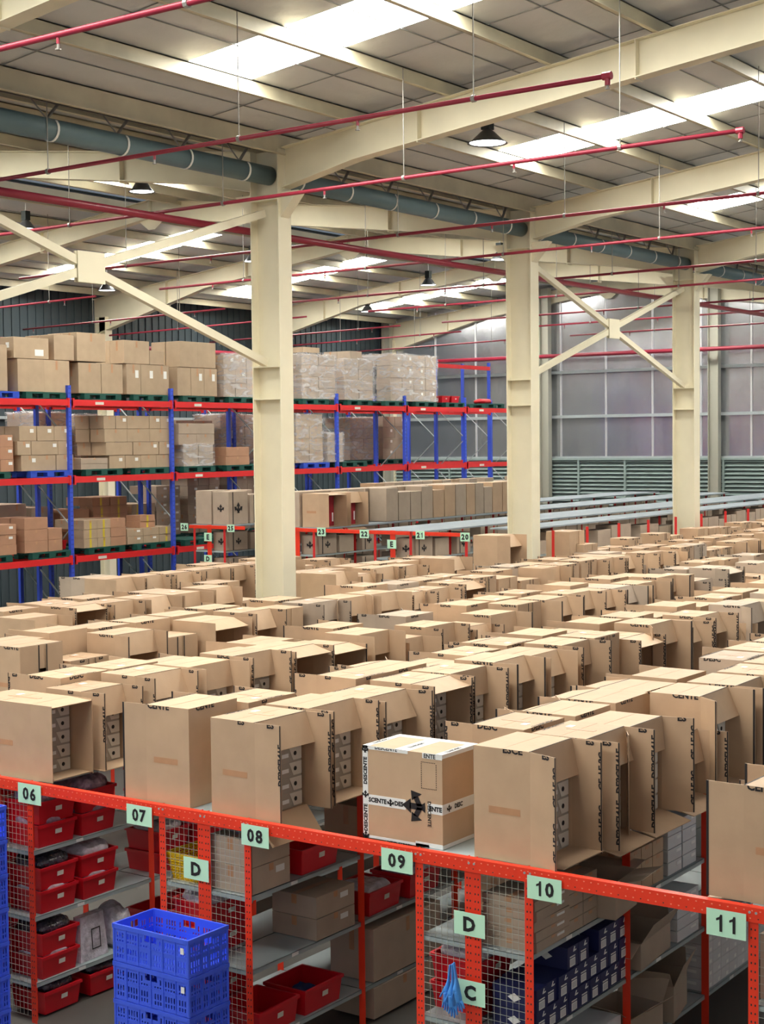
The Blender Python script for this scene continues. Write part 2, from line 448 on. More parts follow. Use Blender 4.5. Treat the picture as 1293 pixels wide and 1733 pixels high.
# gutter pipe, cable tray
for i in range(5):
    a = FR[i + 1] + .02; b_ = FR[i + 2] - .02
    o = empty('drain_duct', (a, VAL, 8.69), '%s grey-green round duct between columns under the valley, counted from the left' % ON[i], 'duct')
    m = MB(); m.tube((0, 0, 0), (b_ - a, 0, 0), .140, 20); m.build('duct_pipe', TEALP, o, smooth=True)
    n = 6
    for j in range(n):
        x = (b_ - a) * (j + .5) / n
        m = MB()
        for t in range(14):
            t0, t1 = PI * .15 + t * 1.4 * PI / 14 + PI * .6, PI * .15 + (t + 1) * 1.4 * PI / 14 + PI * .6
            m.prism([(x, math.cos(tt) * .145, math.sin(tt) * .145) for tt in (t0, t1)] + [(x, math.cos(tt) * .152, math.sin(tt) * .152) for tt in (t1, t0)], (.035, 0, 0))
        m.build('pipe_clip', WHITE, o)
        m = MB(); m.bar((x, .05, .14), (x + .3, .12, .42), .04, .02); m.bar((x, .05, .14), (x - .25, .1, .40), .015, .015); m.build('clip_strut', GREYB, o)
for i in range(4):
    a = FR[i + 1] + .3; b_ = FR[i + 2] - .3
    o = empty('cable_tray', (a, VAL, 9.08), '%s open wire cable tray above the grey duct, counted from the left' % ON[i], 'cable tray')
    m = MB(); L = b_ - a
    for y in (-.12, .12): m.bar((0, y, 0), (L, y, 0), .015, .05)
    for j in range(int(L / .3)): m.bar((j * .3, -.12, 0), (j * .3, .12, 0), .02, .01)
    m.build('tray_frame', GREYB, o)
    m = MB()
    for q in range(4):
        y = -.08 + q * .05; pz = 0
        pts = [(L * t / 12, y + rnd.uniform(-.02, .02), rnd.uniform(-.01, .03)) for t in range(13)]
        for p, r_ in zip(pts[:-1], pts[1:]): m.tube(p, r_, .009, 5)
    m.build('cable', DARKG, o)

# red mains and sprinkler branches
def pipe_thing(a, b_, r, lbl, heads=0, hang=None, group=None, cap=False):
    a = Vector(a); b_ = Vector(b_)
    o = empty('sprinkler_pipe', a, lbl, 'pipe', group)
    m = MB(); m.tube((0, 0, 0), b_ - a, r, 12); m.build('pipe', RPIPE, o, smooth=True)
    if cap:
        m = MB(); m.tube((0, -.04, 0), (0, .05, 0), r * 1.5, 10); m.tube((0, 0, 0), (0, 0, -.09), r * 1.1, 8); m.build('end_cap', RPIPE, o)
    if heads:
        L = (b_ - a).length; d = (b_ - a).normalized(); s = .0 if cap else 1.0
        while s < L:
            m = MB(); p = d * s
            m.tube(p + Vector((0, 0, -r)), p + Vector((0, 0, -r - .05)), .016, 6); m.tube(p + Vector((0, 0, -r - .05)), p + Vector((0, 0, -r - .09)), .012, 6, 1)
            m.tube(p + Vector((0, 0, -r - .09)), p + Vector((0, 0, -r - .10)), .025, 8, 1)
            m.build('sprinkler_head', [RPIPE, GREYB], o); s += heads
    if hang:
        L = (b_ - a).length; d = (b_ - a).normalized(); s = hang[1]
        while s < L:
            p = d * s; top = zr((a + p).y) - a.z - .02
            m = MB(); m.tube(p, p + Vector((0, 0, top)), .007, 5); m.tube(p + Vector((0, -.02, 0)), p + Vector((0, .02, 0)), r + .012, 8); m.build('hanger_rod', GREYB, o); s += hang[0]
    return o
pipe_thing((4, 15.12, 7.93), (XW - .6, 15.12, 7.93), .055, 'thick dark red pipe running behind the columns into the distance')
pipe_thing((XW - .75, 10, 7.6), (XW - .75, YB - 1, 7.6), .07, 'thick dark red pipe running across the far foil wall')
pipe_thing((20, YB - 1.0, 7.6), (XW - .8, YB - 1.0, 7.6), .07, 'dark red pipe running along the dark back wall')
bx = [9.15, 13.42, 16.72, 21.1, 24.5, 28.9, 32.2, 36.6, 39.9, 44.2]
for i, x in enumerate(bx):
    pipe_thing((x, 6.75, 8.2), (x, 23.0 + (.6 if i % 2 else 0), 8.05), .026, 'thin red sprinkler pipe crossing under the roof, %s from the viewer, right bay' % ON[i], 2.95, (3.1, 1.5), 'branch sprinkler pipes', cap=True)
for i, x in enumerate(bx[2:]):
    pipe_thing((x + .25, 25.2, 8.05), (x + .25, YB - 1.1, 7.9), .024, 'thin red sprinkler pipe over the racks in the left bay, %s from the viewer' % ON[i], 2.95, (3.1, 1.5), 'branch sprinkler pipes')

# lamps
def lamp(P, lbl, rod, sz=.26, dark=True):
    o = empty('high_bay_lamp', P, lbl, 'lamp', 'high bay lamps')
    m = MB(); m.lathe([(.05, .22), (.06, .20), (.11, .16), (sz * .75, .05), (sz, 0), (sz * .96, 0), (sz * .7, .05), (.05, .15)], (0, 0, 0), 24); m.build('lamp_shade', LAMPB, o, smooth=True)
    m = MB(); m.lathe([(0, .03), (sz * .7, .03), (sz * .88, .012)], (0, 0, 0), 24); m.build('lamp_glass', LAMPW, o)
    m = MB(); m.box(-.07, .07, -.07, .07, .2, .40); m.build('ballast_box', DARKG, o)
    m = MB(); m.tube((0, 0, .4), (0, 0, rod), .012, 6); m.build('suspension_rod', WHITE, o)
lp = hitX(825, 243, 19.6); lamp(lp, 'dark conical lamp under the big rafter, right of centre', zr(lp.y) - lp.z - .02, .3)
for px, py, X, t in ((181, 492, 28.5, 'white conical lamp hanging beside the left brace'), (44, 388, 24.2, 'conical lamp hanging at the left edge above the racks'),
                     (240, 325, 20.2, 'conical lamp partly hidden behind the first left rafter'), (725, 483, 36.0, 'conical lamp hanging before the far skylights'),
                     (622, 528, 40.5, 'farthest conical lamp, above the wrapped pallets'), (428, 443, 30.2, 'lamp partly hidden behind the nearest column'),
                     (846, 440, 31.5, 'small pale lamp just left of the second column')):
    for q in range(60):
        p = hitX(px, py, X)
        if p.z < zr(p.y) - .52: break
        X -= .5
    lamp(p, t, zr(p.y) - p.z - .02, .24)

# ------------------------------------------------------------------ cartons
def carton_meshes(dx, dy, dz, fl, letters=True, card=CARD, key=None):
    T = .006
    b = MB()
    b.box(-dx/2, -dx/2 + T, -dy/2, dy/2, 0, dz, 0); b.box(dx/2 - T, dx/2, -dy/2, dy/2, 0, dz, 0)
    b.box(-dx/2 + T, dx/2 - T, dy/2 - T, dy/2, 0, dz, 0); b.box(-dx/2 + T, dx/2 - T, -dy/2, dy/2 - T, 0, T, 0)
    b.box(-dx/2 + T, dx/2 - T, -dy/2, dy/2 - T, dz - T, dz, 0)
    # tape band on the sides and over the top seam, paper labels
    for sg in (-1, 1):
        x = sg * (dx / 2 + .0012)
        b.box(min(x, x - sg * .001), max(x, x - sg * .001), -.14, .10, dz * .42, dz * .42 + .045, 1)
    b.box(-dx/2, dx/2, -.004, .0, dz, dz + .001, 1)
    if key and key % 2: b.box(-.02, .03, -dy * .3, dy * .2, dz, dz + .0015, 1); b.box(.05, .12, .08, .13, dz, dz + .0015, 2)
    if letters:
        wd_ = ('ESCE', 'DESC', 'CENTE', 'ES')[(key or 0) % 4]
        g = text_geo(wd_, .055, .04, 1)
        for sg in (-1, 1):
            b.geo(g, frame((sg * (dx/2 + .002), -dy * .2, dz - .001), (0, sg * 1.0, 0), (0, 0, 1)), 3)
        b.geo(g, frame((.1, dy/2 + .002, dz - .001), (-1, 0, 0), (0, 0, 1)), 3)
        e = .0016   # thin dark tape edge along the front top edge
        b.box(-dx/2, dx/2, -dy/2, -dy/2 + .008, dz, dz + e, 3)
        if (key or 0) % 2: b.geo(text_geo('DESCENTE', .05, .04, 1), frame((0, dy/2 - .001, dz + e), (1, 0, 0), (0, 1, 0)), 3)
    body = b.mesh('carton_body', [card, TAPE, WHITE, INK])
    s = MB(); s.box(-.003, .003, -fl, 0, 0, dz, 0)
    if letters:
        kk = (key or 0) % 4
        for sg in (-1, 1):
            if kk != 2:
                g = text_geo('DESCENTE' if kk else 'CE TE SC', .05, .045, 1)
                for zc in ((dz * .26, dz * .74) if kk < 3 else (dz * .6,)):
                    s.geo(g, frame((sg * .0045, -fl + .002, zc), (0, 0, -sg), (0, -1, 0)), 1)
                s.geo(text_geo('ES', .055, .045, 1), frame((sg * .0045, -fl * .62, dz - .002), (0, sg, 0), (0, 0, 1)), 1)
            wd_ = .009 if kk != 2 else .016
            s.quad([(sg * .0042, -fl, 0), (sg * .0042, -fl, dz), (sg * .0042, -fl + wd_, dz), (sg * .0042, -fl + wd_, 0)], 1)
    side = s.mesh('side_flap', [card, INK])
    t = MB(); t.box(-dx/2 + .008, dx/2 - .008, -fl, 0, -.003, .003, 0)
    top = t.mesh('top_flap', [card])
    return body, side, top
KINDS = {}
def kind(dx, dy, dz, fl, letters, card, key):
    k = (dx, dy, dz, fl, letters, card.name, key)
    if k not in KINDS: KINDS[k] = carton_meshes(dx, dy, dz, fl, letters, card, key)
    return KINDS[k]
def carton(P, label, group, dx=.58, dy=.43, dz=.72, fl=.24, letters=True, card=CARD, key=0, rz=0, a=(0, 0, 1.3, .2), closed=False):
    body, side, top = kind(dx, dy, dz, fl, letters, card, key)
    o = link('carton', body, None, P, rz)
    tag(o, label, 'carton', group)
    l = link('side_flap', side, o, (-dx/2 + .003, -dy/2, 0)); l.rotation_euler = (0, 0, -a[0])
    r = link('side_flap', side, o, (dx/2 - .003, -dy/2, 0)); r.rotation_euler = (0, 0, a[1])
    t = link('top_flap', top, o, (0, -dy/2, dz - .004)); t.rotation_euler = (a[2], 0, 0)
    q = link('bottom_flap', top, o, (0, -dy/2, .006)); q.rotation_euler = (a[3], 0, 0)
    return o
SOLID = {}
def solid(name, P, dx, dy, dz, label, cat, group, card=CARD, rz=0, seam=True, lab=0, ytape=False, mark=False):
    k = (round(dx, 3), round(dy, 3), round(dz, 3), card.name, seam, lab, ytape, mark)
    if k not in SOLID:
        m = MB(); bvl = min(dx, dy, dz) * .03
        # slightly softened body
        m.box(-dx/2, dx/2, -dy/2, dy/2, bvl * .5, dz - bvl * .5, 0)
        m.frus((-dx/2, dx/2, -dy/2, dy/2), (-dx/2 + bvl, dx/2 - bvl, -dy/2 + bvl, dy/2 - bvl), dz - bvl * .5, dz, 0)
        m.frus((-dx/2 + bvl, dx/2 - bvl, -dy/2 + bvl, dy/2 - bvl), (-dx/2, dx/2, -dy/2, dy/2), 0, bvl * .5, 0)
        e = .0012
        if seam:
            m.box(-dx/2 - e, -dx/2, -.025, .025, dz * .55, dz - bvl, 1); m.box(-dx/2 + bvl, dx/2 - bvl, -.025, .025, dz, dz + e, 1)
            m.box(-.025, .025, -dy/2 - e, -dy/2, dz * .7, dz - bvl, 1)
        if ytape:
            m.box(-.03, .03, -dy/2 - e, -dy/2, bvl, dz - bvl, 4)
        if lab == 1: m.box(dx * .12, dx * .12 + min(.1, dx * .3), -dy/2 - 2 * e, -dy/2, dz * .55, dz * .8, 2)
        if lab == 2: m.box(dx * .1, dx * .35, -dy/2 - 2 * e, -dy/2, dz * .15, dz * .45, 2); m.box(-dx/2 - 2 * e, -dx/2, -.08, .02, dz * .5, dz * .75, 2)
        if mark:
            m.geo(mark_geo(min(dx, dz) * .36), frame((0, -dy/2 - .003, dz * .5), (1, 0, 0), (0, 0, 1)), 3)
            m.geo(mark_geo(min(dy, dz) * .36), frame((-dx/2 - .003, 0, dz * .5), (0, -1, 0), (0, 0, 1)), 3)
            m.box(-dx * .28 - .015, -dx * .28 + .015, -dy/2 - e, -dy/2, bvl, dz - bvl, 3)
        SOLID[k] = m.mesh(name, [card, TAPE, WHITE, INK, YTAPE])
    o = link(name, SOLID[k], None, P, rz)
    return tag(o, label, cat, group)

# ---------------------------------------------- shelving rows
PITCH = 2.345
ROWY = {1: 2.93, 2: 5.28, 3: 7.63, 4: 9.94, 5: 12.3, 6: 14.64, 7: 16.98}
X0 = 8.5; ZT = 2.0; BAY = 1.4; HW = .45
DKZ = [.32, .87, 1.42, 1.98]
rowname = {1: 'rightmost, mostly outside the frame', 2: 'holding navy shoe boxes and the gloves', 3: 'with a yellow basket and pair of taped cartons', 4: 'its shelves full of red bins',
           5: 'next beyond the sign 06 row', 6: 'second beyond the sign 06 row', 7: 'third beyond the sign 06 row'}
def post_mesh(h, near):
    m = MB(); w_ = .062
    m.box(-.003, .0, -w_ / 2, w_ / 2, 0, h, 0); m.box(0, w_, w_/2 - .003, w_/2, 0, h, 0)
    if near:
        z = .06
        while z < h - .03:
            for y in (-.012, .012): m.box(-.0045, -.003, y - .004, y + .004, z, z + .012, 1)
            z += .05
    return m.mesh('post', [ORANGE, DARKG])
pm_near = post_mesh(ZT, True); pm_far = post_mesh(ZT, False)
def deck(parent, xa, xb, ya, yb, z, M=DECK):
    m = MB(); m.box(xa, xb, ya, yb, z - .004, z, 0)
    for y in (ya, yb - .002): m.box(xa, xb, y, y + .002, z - .035, z, 0)
    for x in (xa, xb - .002): m.box(x, x + .002, ya, yb, z - .035, z, 0)
    m.build('shelf_deck', M, parent)
def mesh_panel(parent, ya, yb, za, zb):
    m = MB(); st = .05
    y = ya
    while y <= yb + .001: m.bar((0, y, za), (0, y, zb), .0022, .0022); y += (yb - ya) / round((yb - ya) / st)
    z = za
    while z <= zb + .001: m.bar((0, ya, z), (0, yb, z), .0022, .0022); z += st
    m.build('wire_mesh_panel', WIRE, parent)
row_len = {1: 3, 2: 5, 3: 9, 4: 13, 5: 20, 6: 10, 7: 10}
for k, yc in ROWY.items():
    o = empty('shelving_row', (X0, yc, 0), ('long double shelving row with orange-red posts, ' if k < 4 else 'double shelving row, ') + rowname[k], 'shelving')
    n = row_len[k]
    for side in (-1, 1):
        for j in range(n + 1):
            if j > 0 and side == 1 and k > 4: continue
            p = link('post', pm_near if (j == 0 and k <= 4) else pm_far, o, (j * BAY, side * (HW - .0275), 0), 0)
        for j in range(n):
            for z in (DKZ if (j < 4 and k <= 4) else DKZ[3:]):
                deck(o, j * BAY + .006, (j + 1) * BAY - .006, min(side * .004, side * (HW - .03)), max(side * .004, side * (HW - .03)), z)
    link('post', pm_near if k <= 4 else pm_far, o, (0, .031, 0)); link('post', pm_near if k <= 4 else pm_far, o, (0, -.031, 0))
    if k <= 4:
        for side in (-1, 1):
            a, b_ = sorted((side * .062, side * (HW - .06)))
            mesh_panel(o, a, b_, .05, ZT - .06)
        # shelf edge labels
        for j in range(3):
            for z in DKZ[:3]:
                m = MB(); m.box(j * BAY + .5, j * BAY + .58, -HW + .028, -HW + .0295, z - .03, z - .004); tag(m.build('shelf_label', WHITE, o), 'small white label')
o = empty('shelving_row', (22.6, 14.05, 0), 'shelving run carrying the closed cartons between second and third columns', 'shelving')
for j in range(13): link('post', pm_far, o, (j * BAY, -.27, 0))
m = MB(); m.box(0, 12 * BAY, -.3, .24, DKZ[3] - .03, DKZ[3]); m.build('shelf_deck', DECK, o)
# header rail tying the row ends
hr = empty('header_rail', (X0 - .012, 6, ZT), 'orange-red perforated steel rail across all the row ends', 'rail')
m = MB(); m.box(-.004, 0, -4.5, 6, -.088, .0, 0); m.box(0, .05, -4.5, 6, -.004, 0, 0)
y = -4.4
while y < 5.9:
    m.box(-.0052, -.004, y, y + .009, -.022, -.016, 1); m.box(-.0052, -.004, y + .012, y + .021, -.068, -.062, 1 + (int(y * 20) % 3 == 0))
    y += .05
m.build('rail_angle', [ORANGE, mat('worn_hole', (246, 150, 120), .5), DARKG], hr)
for k in (2, 3, 4, 1):
    for dy_ in (-.42, 0, .42):
        m = MB()
        for q in (-.02, .02): m.tube((-.008, ROWY[k] - 6 + dy_ + q, -.03), (-.004, ROWY[k] - 6 + dy_ + q, -.03), .008, 8)
        m.build('bolt', GALV, hr)

# signs
def sign(txt, cx, cy, wpx, hpx, X, lbl, th=.64):
    p = hitX(cx, cy, X); a = hitX(cx - wpx / 2, cy, X); b_ = hitX(cx + wpx / 2, cy, X)
    wd = a.y - b_.y; hh = hpx * p.dot(FW) / FOC if False else hpx * (Vector((p.x, p.y, p.z - H)).dot(FW)) / FOC
    o = empty('paper_sign', p, lbl, 'sign')
    m = MB(); m.box(-.002, 0, -wd / 2, wd / 2, -hh / 2, hh / 2, 0); m.build('sheet', MINT, o)
    m = MB(); ch = hh * th
    for ci, chx in enumerate(txt):
        off = (ci - (len(txt) - 1) / 2) * ch * .80
        if chx == '1':
            g = ([(x_ * ch, y_ * ch) for x_, y_ in ((.0, -.5), (.17, -.5), (.17, .5), (.05, .5), (.0, .36), (-.2, .26), (-.2, .12), (.0, .2))], [(0, 1, 2, 3, 4, 7), (4, 5, 6, 7)])
        else: g = text_geo(chx, ch, .05 if X > 20 else (.035 if len(txt) > 1 else .045))
        m.geo(g, frame((-.0045, -off, 0), (0, -1, 0), (0, 0, 1)))
    m.build('lettering', INK, o)
SX = X0 - .03
for a in (('06', 50, 1343.7, 38.5, 34, 'leftmost pale green sign, reading 06, on an orange post'),
          ('07', 235.7, 1380, 42.5, 34, 'pale green sign reading 07 on the orange rail left of the blue crates'),
          ('D', 332, 1471, 42, 37, 'pale green sign reading D just above the blue crates'),
          ('08', 431.7, 1415, 46, 36, 'pale green sign reading 08 on the orange post right of the blue crates'),
          ('09', 671.9, 1457, 53, 38, 'pale green sign reading 09 under the carton with white printed tape'),
          ('10', 921.3, 1505, 58, 40, 'pale green sign reading 10 over the navy shoe boxes'),
          ('D', 794.6, 1564.5, 52, 40, 'pale green sign reading D directly above the sign reading C'),
          ('C', 796, 1680, 50, 41, 'lowest pale green sign, reading C, behind the blue gloves'),
          ('11', 1229, 1563.8, 67, 46, 'rightmost pale green sign, reading 11, by the right edge')):
    sign(*a[:5], SX, a[5])

# ---------------------------------------------- cartons on top of the rows
TOPZ = DKZ[3] + .003
def shoe_stack(X, Y, z, tag_, n=5, one=False):
    for c_ in ((1,) if one else (0, 1)):
        for i in range(n):
            sx = X - .135 + c_ * (.27 if not one else .225)
            key = ('shoe', c_)
            if key not in SOLID:
                m = MB(); m.box(-.13, .13, -.16, .16, 0, .112, 0); m.box(-.132, .132, -.163, .163, .082, .115, 0)
                m.prism([(-.13, -.165, .01), (.0, -.165, .01), (-.02, -.165, .108), (-.13, -.165, .108)][::1], (0, .0015, 0), 1) if c_ == 0 else \
                    m.prism([(.03, -.165, .01), (.13, -.165, .01), (.13, -.165, .108), (-.02, -.165, .108)], (0, .0015, 0), 1)
                m.tube((.05, -.168, .06), (.05, -.166, .06), .017, 12, 2); m.box(-.11, -.03, -.168, -.166, .04, .07, 3)
                SOLID[key] = m.mesh('shoe_box', [SHOE, SHOEL, INK, WHITE])
            o = link('shoe_box', SOLID[key], None, (sx, Y, z + .007 + i * .1155))
            tag(o, 'grey shoe box in %s, %s from bottom, %s' % (tag_, ON[i], ('left', 'right')[c_]), 'shoe box', 'shoe boxes inside open cartons')

sizes = [(.58, .43, .72), (.60, .43, .70), (.56, .43, .74), (.58, .43, .66)]
def place_row(k, xs, xe, near, skip=(), first=None, yoff=0, pclosed=.1, part=''):
    yc = ROWY[k]; x = xs; i = 0; side = -1 if near else 1
    while x < xe:
        sz = sizes[rnd.choice([0, 0, 1, 2, 0, 3])]
        low = rnd.random()
        dz = sz[2]
        if low < .10: dz = .58
        elif low < .17: dz = .50
        letters = rnd.random() < .75
        if first and i < len(first):
            f_ = first[i]; dz = f_.get('dz', dz); letters = f_.get('letters', True)
        xc = x + sz[0] / 2
        gap = rnd.choice([.06, .07, .08, .09, .12])
        if any(a < xc < b_ for a, b_ in skip) or (rnd.random() < .04 and i > 6):
            x += sz[0] + gap; continue
        if near: aa = (rnd.uniform(-.06, .10), rnd.uniform(-.15, .25), rnd.uniform(1.05, 1.5), rnd.uniform(-.02, .45))
        else: aa = (rnd.uniform(-.1, .25), rnd.uniform(-.1, .2), rnd.choice([.15, .3, 1.2, 1.4]), rnd.uniform(0, .4))
        if rnd.random() < .12: aa = (aa[0], aa[1], rnd.uniform(.05, .5), aa[3])
        if rnd.random() < .1: aa = (rnd.uniform(.5, 1.2), aa[1], aa[2], aa[3])
        shut = rnd.random() < pclosed and not (first and i < len(first))
        if shut: aa = (-1.5, -1.52, 1.57, -1.56)
        card = CARD if rnd.random() < .93 else CARD2
        if first and i < len(first) and 'a' in first[i]: aa = first[i]['a']
        yy = yc + side * (HW - .215) + (rnd.uniform(-.02, .02) if near else rnd.uniform(.02, .12))
        if first and i < len(first) and 'yo' in first[i]: yy = yc + first[i]['yo']
        if first and i < len(first) and 'dx' in first[i]: sz = (first[i]['dx'], first[i].get('dy', sz[1]), sz[2]); xc = x + sz[0] / 2
        rz = (0 if near else PI) + rnd.uniform(-.03, .03)
        look = 'open carton with printed tape' if letters else 'plain open carton'
        if dz < .6: look = 'low open carton'
        yy += yoff
        if shut: look = look.replace('open', 'closed')
        where = 'near side' if near else 'far side'
        start = 'rail' if k <= 4 else 'left edge'
        short = {1: 'row 11', 2: 'row 10' if near else 'row 09', 3: 'row 08' if near else 'row 07', 4: 'row 06' if near else 'row before 06',
                 5: 'first unsigned row', 6: 'second unsigned row', 7: 'third unsigned row'}[k] + part
        if part: short, start = 'run past the second column', 'left'
        lbl = '%s, %s, %s, %s from the %s' % (look, short, where, ordi(i), start)
        P = (xc, yy, TOPZ)
        carton(P, lbl, 'cartons on top of the shelving rows', sz[0], sz[1], dz, .24, letters, card, (rnd.choice([0, 1, 2, 2, 3]) if letters else rnd.choice([0, 1])), rz, aa)
        if near and k in (2, 3, 4) and i < (7 if k != 4 else 5):
            shoe_stack(xc, yy - sz[1] / 2 + .185, TOPZ, 'the %s open carton of %s' % (ordi(i), short), 5 if dz > .6 else 4, sz[0] < .52)
        x += sz[0] + gap; i += 1
place_row(1, 8.62, 11.2, False, first=[dict(dz=.70, yo=.31, a=(.0, .0, 1.45, .1))])
place_row(1, 8.62, 11.2, True)
place_row(2, 8.6, 15.0, True, first=[dict(dz=.745, yo=-.17, a=(.30, -.1, 1.35, -.03)), dict(dz=.73, a=(.0, -.02, 1.25, .2))])
place_row(2, 9.35, 15.0, False)
place_row(3, 8.56, 21.0, True, first=[dict(dz=.72, a=(-.02, 0, 1.2, .9)), dict(dz=.72, a=(.02, .05, 1.25, -.05)), dict(dz=.7), dict(dz=.72)])
place_row(3, 8.56, 21.0, False, first=[dict(dz=.76, yo=.42, a=(0, 0, 1.5, .1))])
place_row(4, 8.6, 26.5, True, first=[dict(dz=.63, yo=.03, dx=.47, dy=.72, letters=False, a=(.0, -.02, .05, -.05)), dict(dz=.66, yo=-.15, dx=.5, a=(-.15, .02, 1.3, .0))])
place_row(4, 9.3, 27.5, False)
place_row(5, 10.5, 36.0, True, pclosed=.25)
place_row(5, 10.7, 36.0, False)
place_row(6, 12.6, 22.4, True, skip=((17.5, 18.4),))
place_row(6, 26.3, 39.0, True, yoff=-.42, pclosed=.8, part=' beyond second column')
place_row(6, 12.8, 22.4, False, skip=((17.5, 18.4),))
place_row(7, 16.3, 22.0, True)
place_row(7, 16.5, 22.0, False)

carton((23.75, 14.25, TOPZ), 'tall upright carton with a hanging lid left of the second column', 'tall cartons by the second column', .6, .5, 1.05, .26, False, CARD, 0, 0, (-.05, 0, .9, .4))
carton((26.35, 14.2, TOPZ), 'tall closed carton just right of the second column', 'tall cartons by the second column', .62, .5, .98, .24, False, CARD, 1, 0, (-1.5, -1.52, 1.57, -1.56))
# the white-taped printed carton above sign 09
def printed_carton():
    dy, dx, dz = .66, .46, .645
    o = empty('printed_carton', (8.62 + dx / 2, 5.92, TOPZ), 'large carton with white printed tape and black arrow emblem above sign 09', 'carton')
    m = MB(); m.box(-dx/2, dx/2, -dy/2, dy/2, 0, dz); m.build('carton_body', CARD, o)
    t = MB(); L = MB(); e = .0015; w_ = .045
    xf = -dx/2; yl = dy/2; yr = -dy/2
    # on the front (-x) face: left vertical, top, bottom, middle band (two pieces)
    t.box(xf - e, xf, yl - w_, yl, 0, dz); t.box(xf - e, xf, yr + .0, yr + .22, 0, w_ * .7); t.box(xf - e, xf, yl - .55, yl, 0, w_ * .4)
    t.box(xf - e, xf, yl - .38, yl, dz - w_ * .5, dz + e); t.box(xf - e, xf, yr, yr + .16, dz - w_ * .8, dz + e)
    zm = .27; hw = .035
    t.box(xf - e, xf, yl - .36, yl - w_, zm - hw, zm + hw)
    t.box(xf - e, xf, yr, yr + .12, zm - hw, zm + hw)
    # right (-y) face
    t.box(xf, dx/2, yr - e, yr, zm - hw, zm + hw); t.box(dx/2 - w_ * 1.3, dx/2, yr - e, yr, 0, dz); t.box(xf, dx/2, yr - e, yr, 0, w_ * .6); t.box(xf, dx/2, yr - e, yr, dz - w_ * .6, dz + e)
    # top
    t.box(xf - e, dx/2, -.06, .06, dz, dz + e); t.box(xf - e, dx/2, yl - w_ * 1.2, yl, dz, dz + e); t.box(xf - e, dx/2, yr, yr + w_ * 1.2, dz, dz + e)
    t.box(dx/2 - .07, dx/2, yr, yl, dz, dz + e * 1.5)
    X = xf - e - .001
    g = text_geo('DESCENTE', .032, .05); mk = mark_geo(.05)
    for zc in (.14, .47): L.geo(g, frame((X, yl - w_ / 2, zc), (0, 0, 1), (0, 1, 0)))
    for zc in (.02, .305, .62): L.geo(mk, frame((X, yl - w_ / 2, zc), (0, -1, 0), (0, 0, 1)))
    L.geo(text_geo('SCENTE', .034, .05), frame((X, yl - .125, zm), (0, -1, 0), (0, 0, 1)))
    L.geo(mk, frame((X, yl - .235, zm), (0, -1, 0), (0, 0, 1)))
    L.geo(text_geo('DES', .034, .05), frame((X, yl - .305, zm), (0, -1, 0), (0, 0, 1)))
    L.geo(text_geo('ENTE', .034, .05), frame((X, yr + .055, zm), (0, -1, 0), (0, 0, 1)))
    L.geo(text_geo('DESCENTE', .03, .03, 1), frame((X, yl - .2, dz - .002), (0, -1, 0), (0, 0, 1)))
    L.geo(text_geo('ENTE', .03, .03), frame((X, yr + .1, dz - .018), (0, -1, 0), (0, 0, 1)))
    L.geo(text_geo('DESCENTE', .03, .03, 1), frame((X, yl - .3, .002), (0, -1, 0), (0, 0, 1)))
    Yf = yr - e - .001
    L.geo(mk, frame((xf + .08, Yf, zm), (1, 0, 0), (0, 0, 1))); L.geo(text_geo('DESC', .034, .05), frame((xf + .2, Yf, zm), (1, 0, 0), (0, 0, 1)))
    for zc in (.14, .47): L.geo(g, frame((dx/2 - w_ * .65, Yf, zc), (0, 0, 1), (-1, 0, 0)))
    for yy in (yl - w_ * .6, yr + w_ * .6, 0): L.geo(g, frame((-.05, yy, dz + e + .001), (-1, 0, 0), (0, -1, 0)))
    # emblem pointing left, vertical word, dashed rectangle
    L.geo(mark_geo(.18), frame((X, -.10, .27), (0, 0, 1), (0, 1, 0)))
    L.geo(text_geo('DESCENTE', .028, .03), frame((X, -.225, .23), (0, 0, -1), (0, -1, 0)))
    for (ya, yb) in ((-.16, -.28),):
        za, zb = .40, .58
        n = 12
        for i in range(n):
            if i % 2 == 0 or True:
                z0 = za + (zb - za) * i / n; z1 = z0 + (zb - za) / n * .6
                for yy in (ya, yb): L.quad([(X, yy, z0), (X, yy - .005, z0), (X, yy - .005, z1), (X, yy, z1)])
        n = 9
        for i in range(n):
            y0 = ya + (yb - ya) * i / n; y1 = y0 + (yb - ya) / n * .6
            for z in (za, zb): L.quad([(X, y0, z), (X, y1, z), (X, y1, z + .005), (X, y0, z + .005)])
    n0 = len(t.v); t.v += L.v; t.f += [tuple(n0 + i for i in q) for q in L.f]; t.m += [1] * len(L.f)
    t.build('printed_tape', [WHITE, INK], o)
printed_carton()

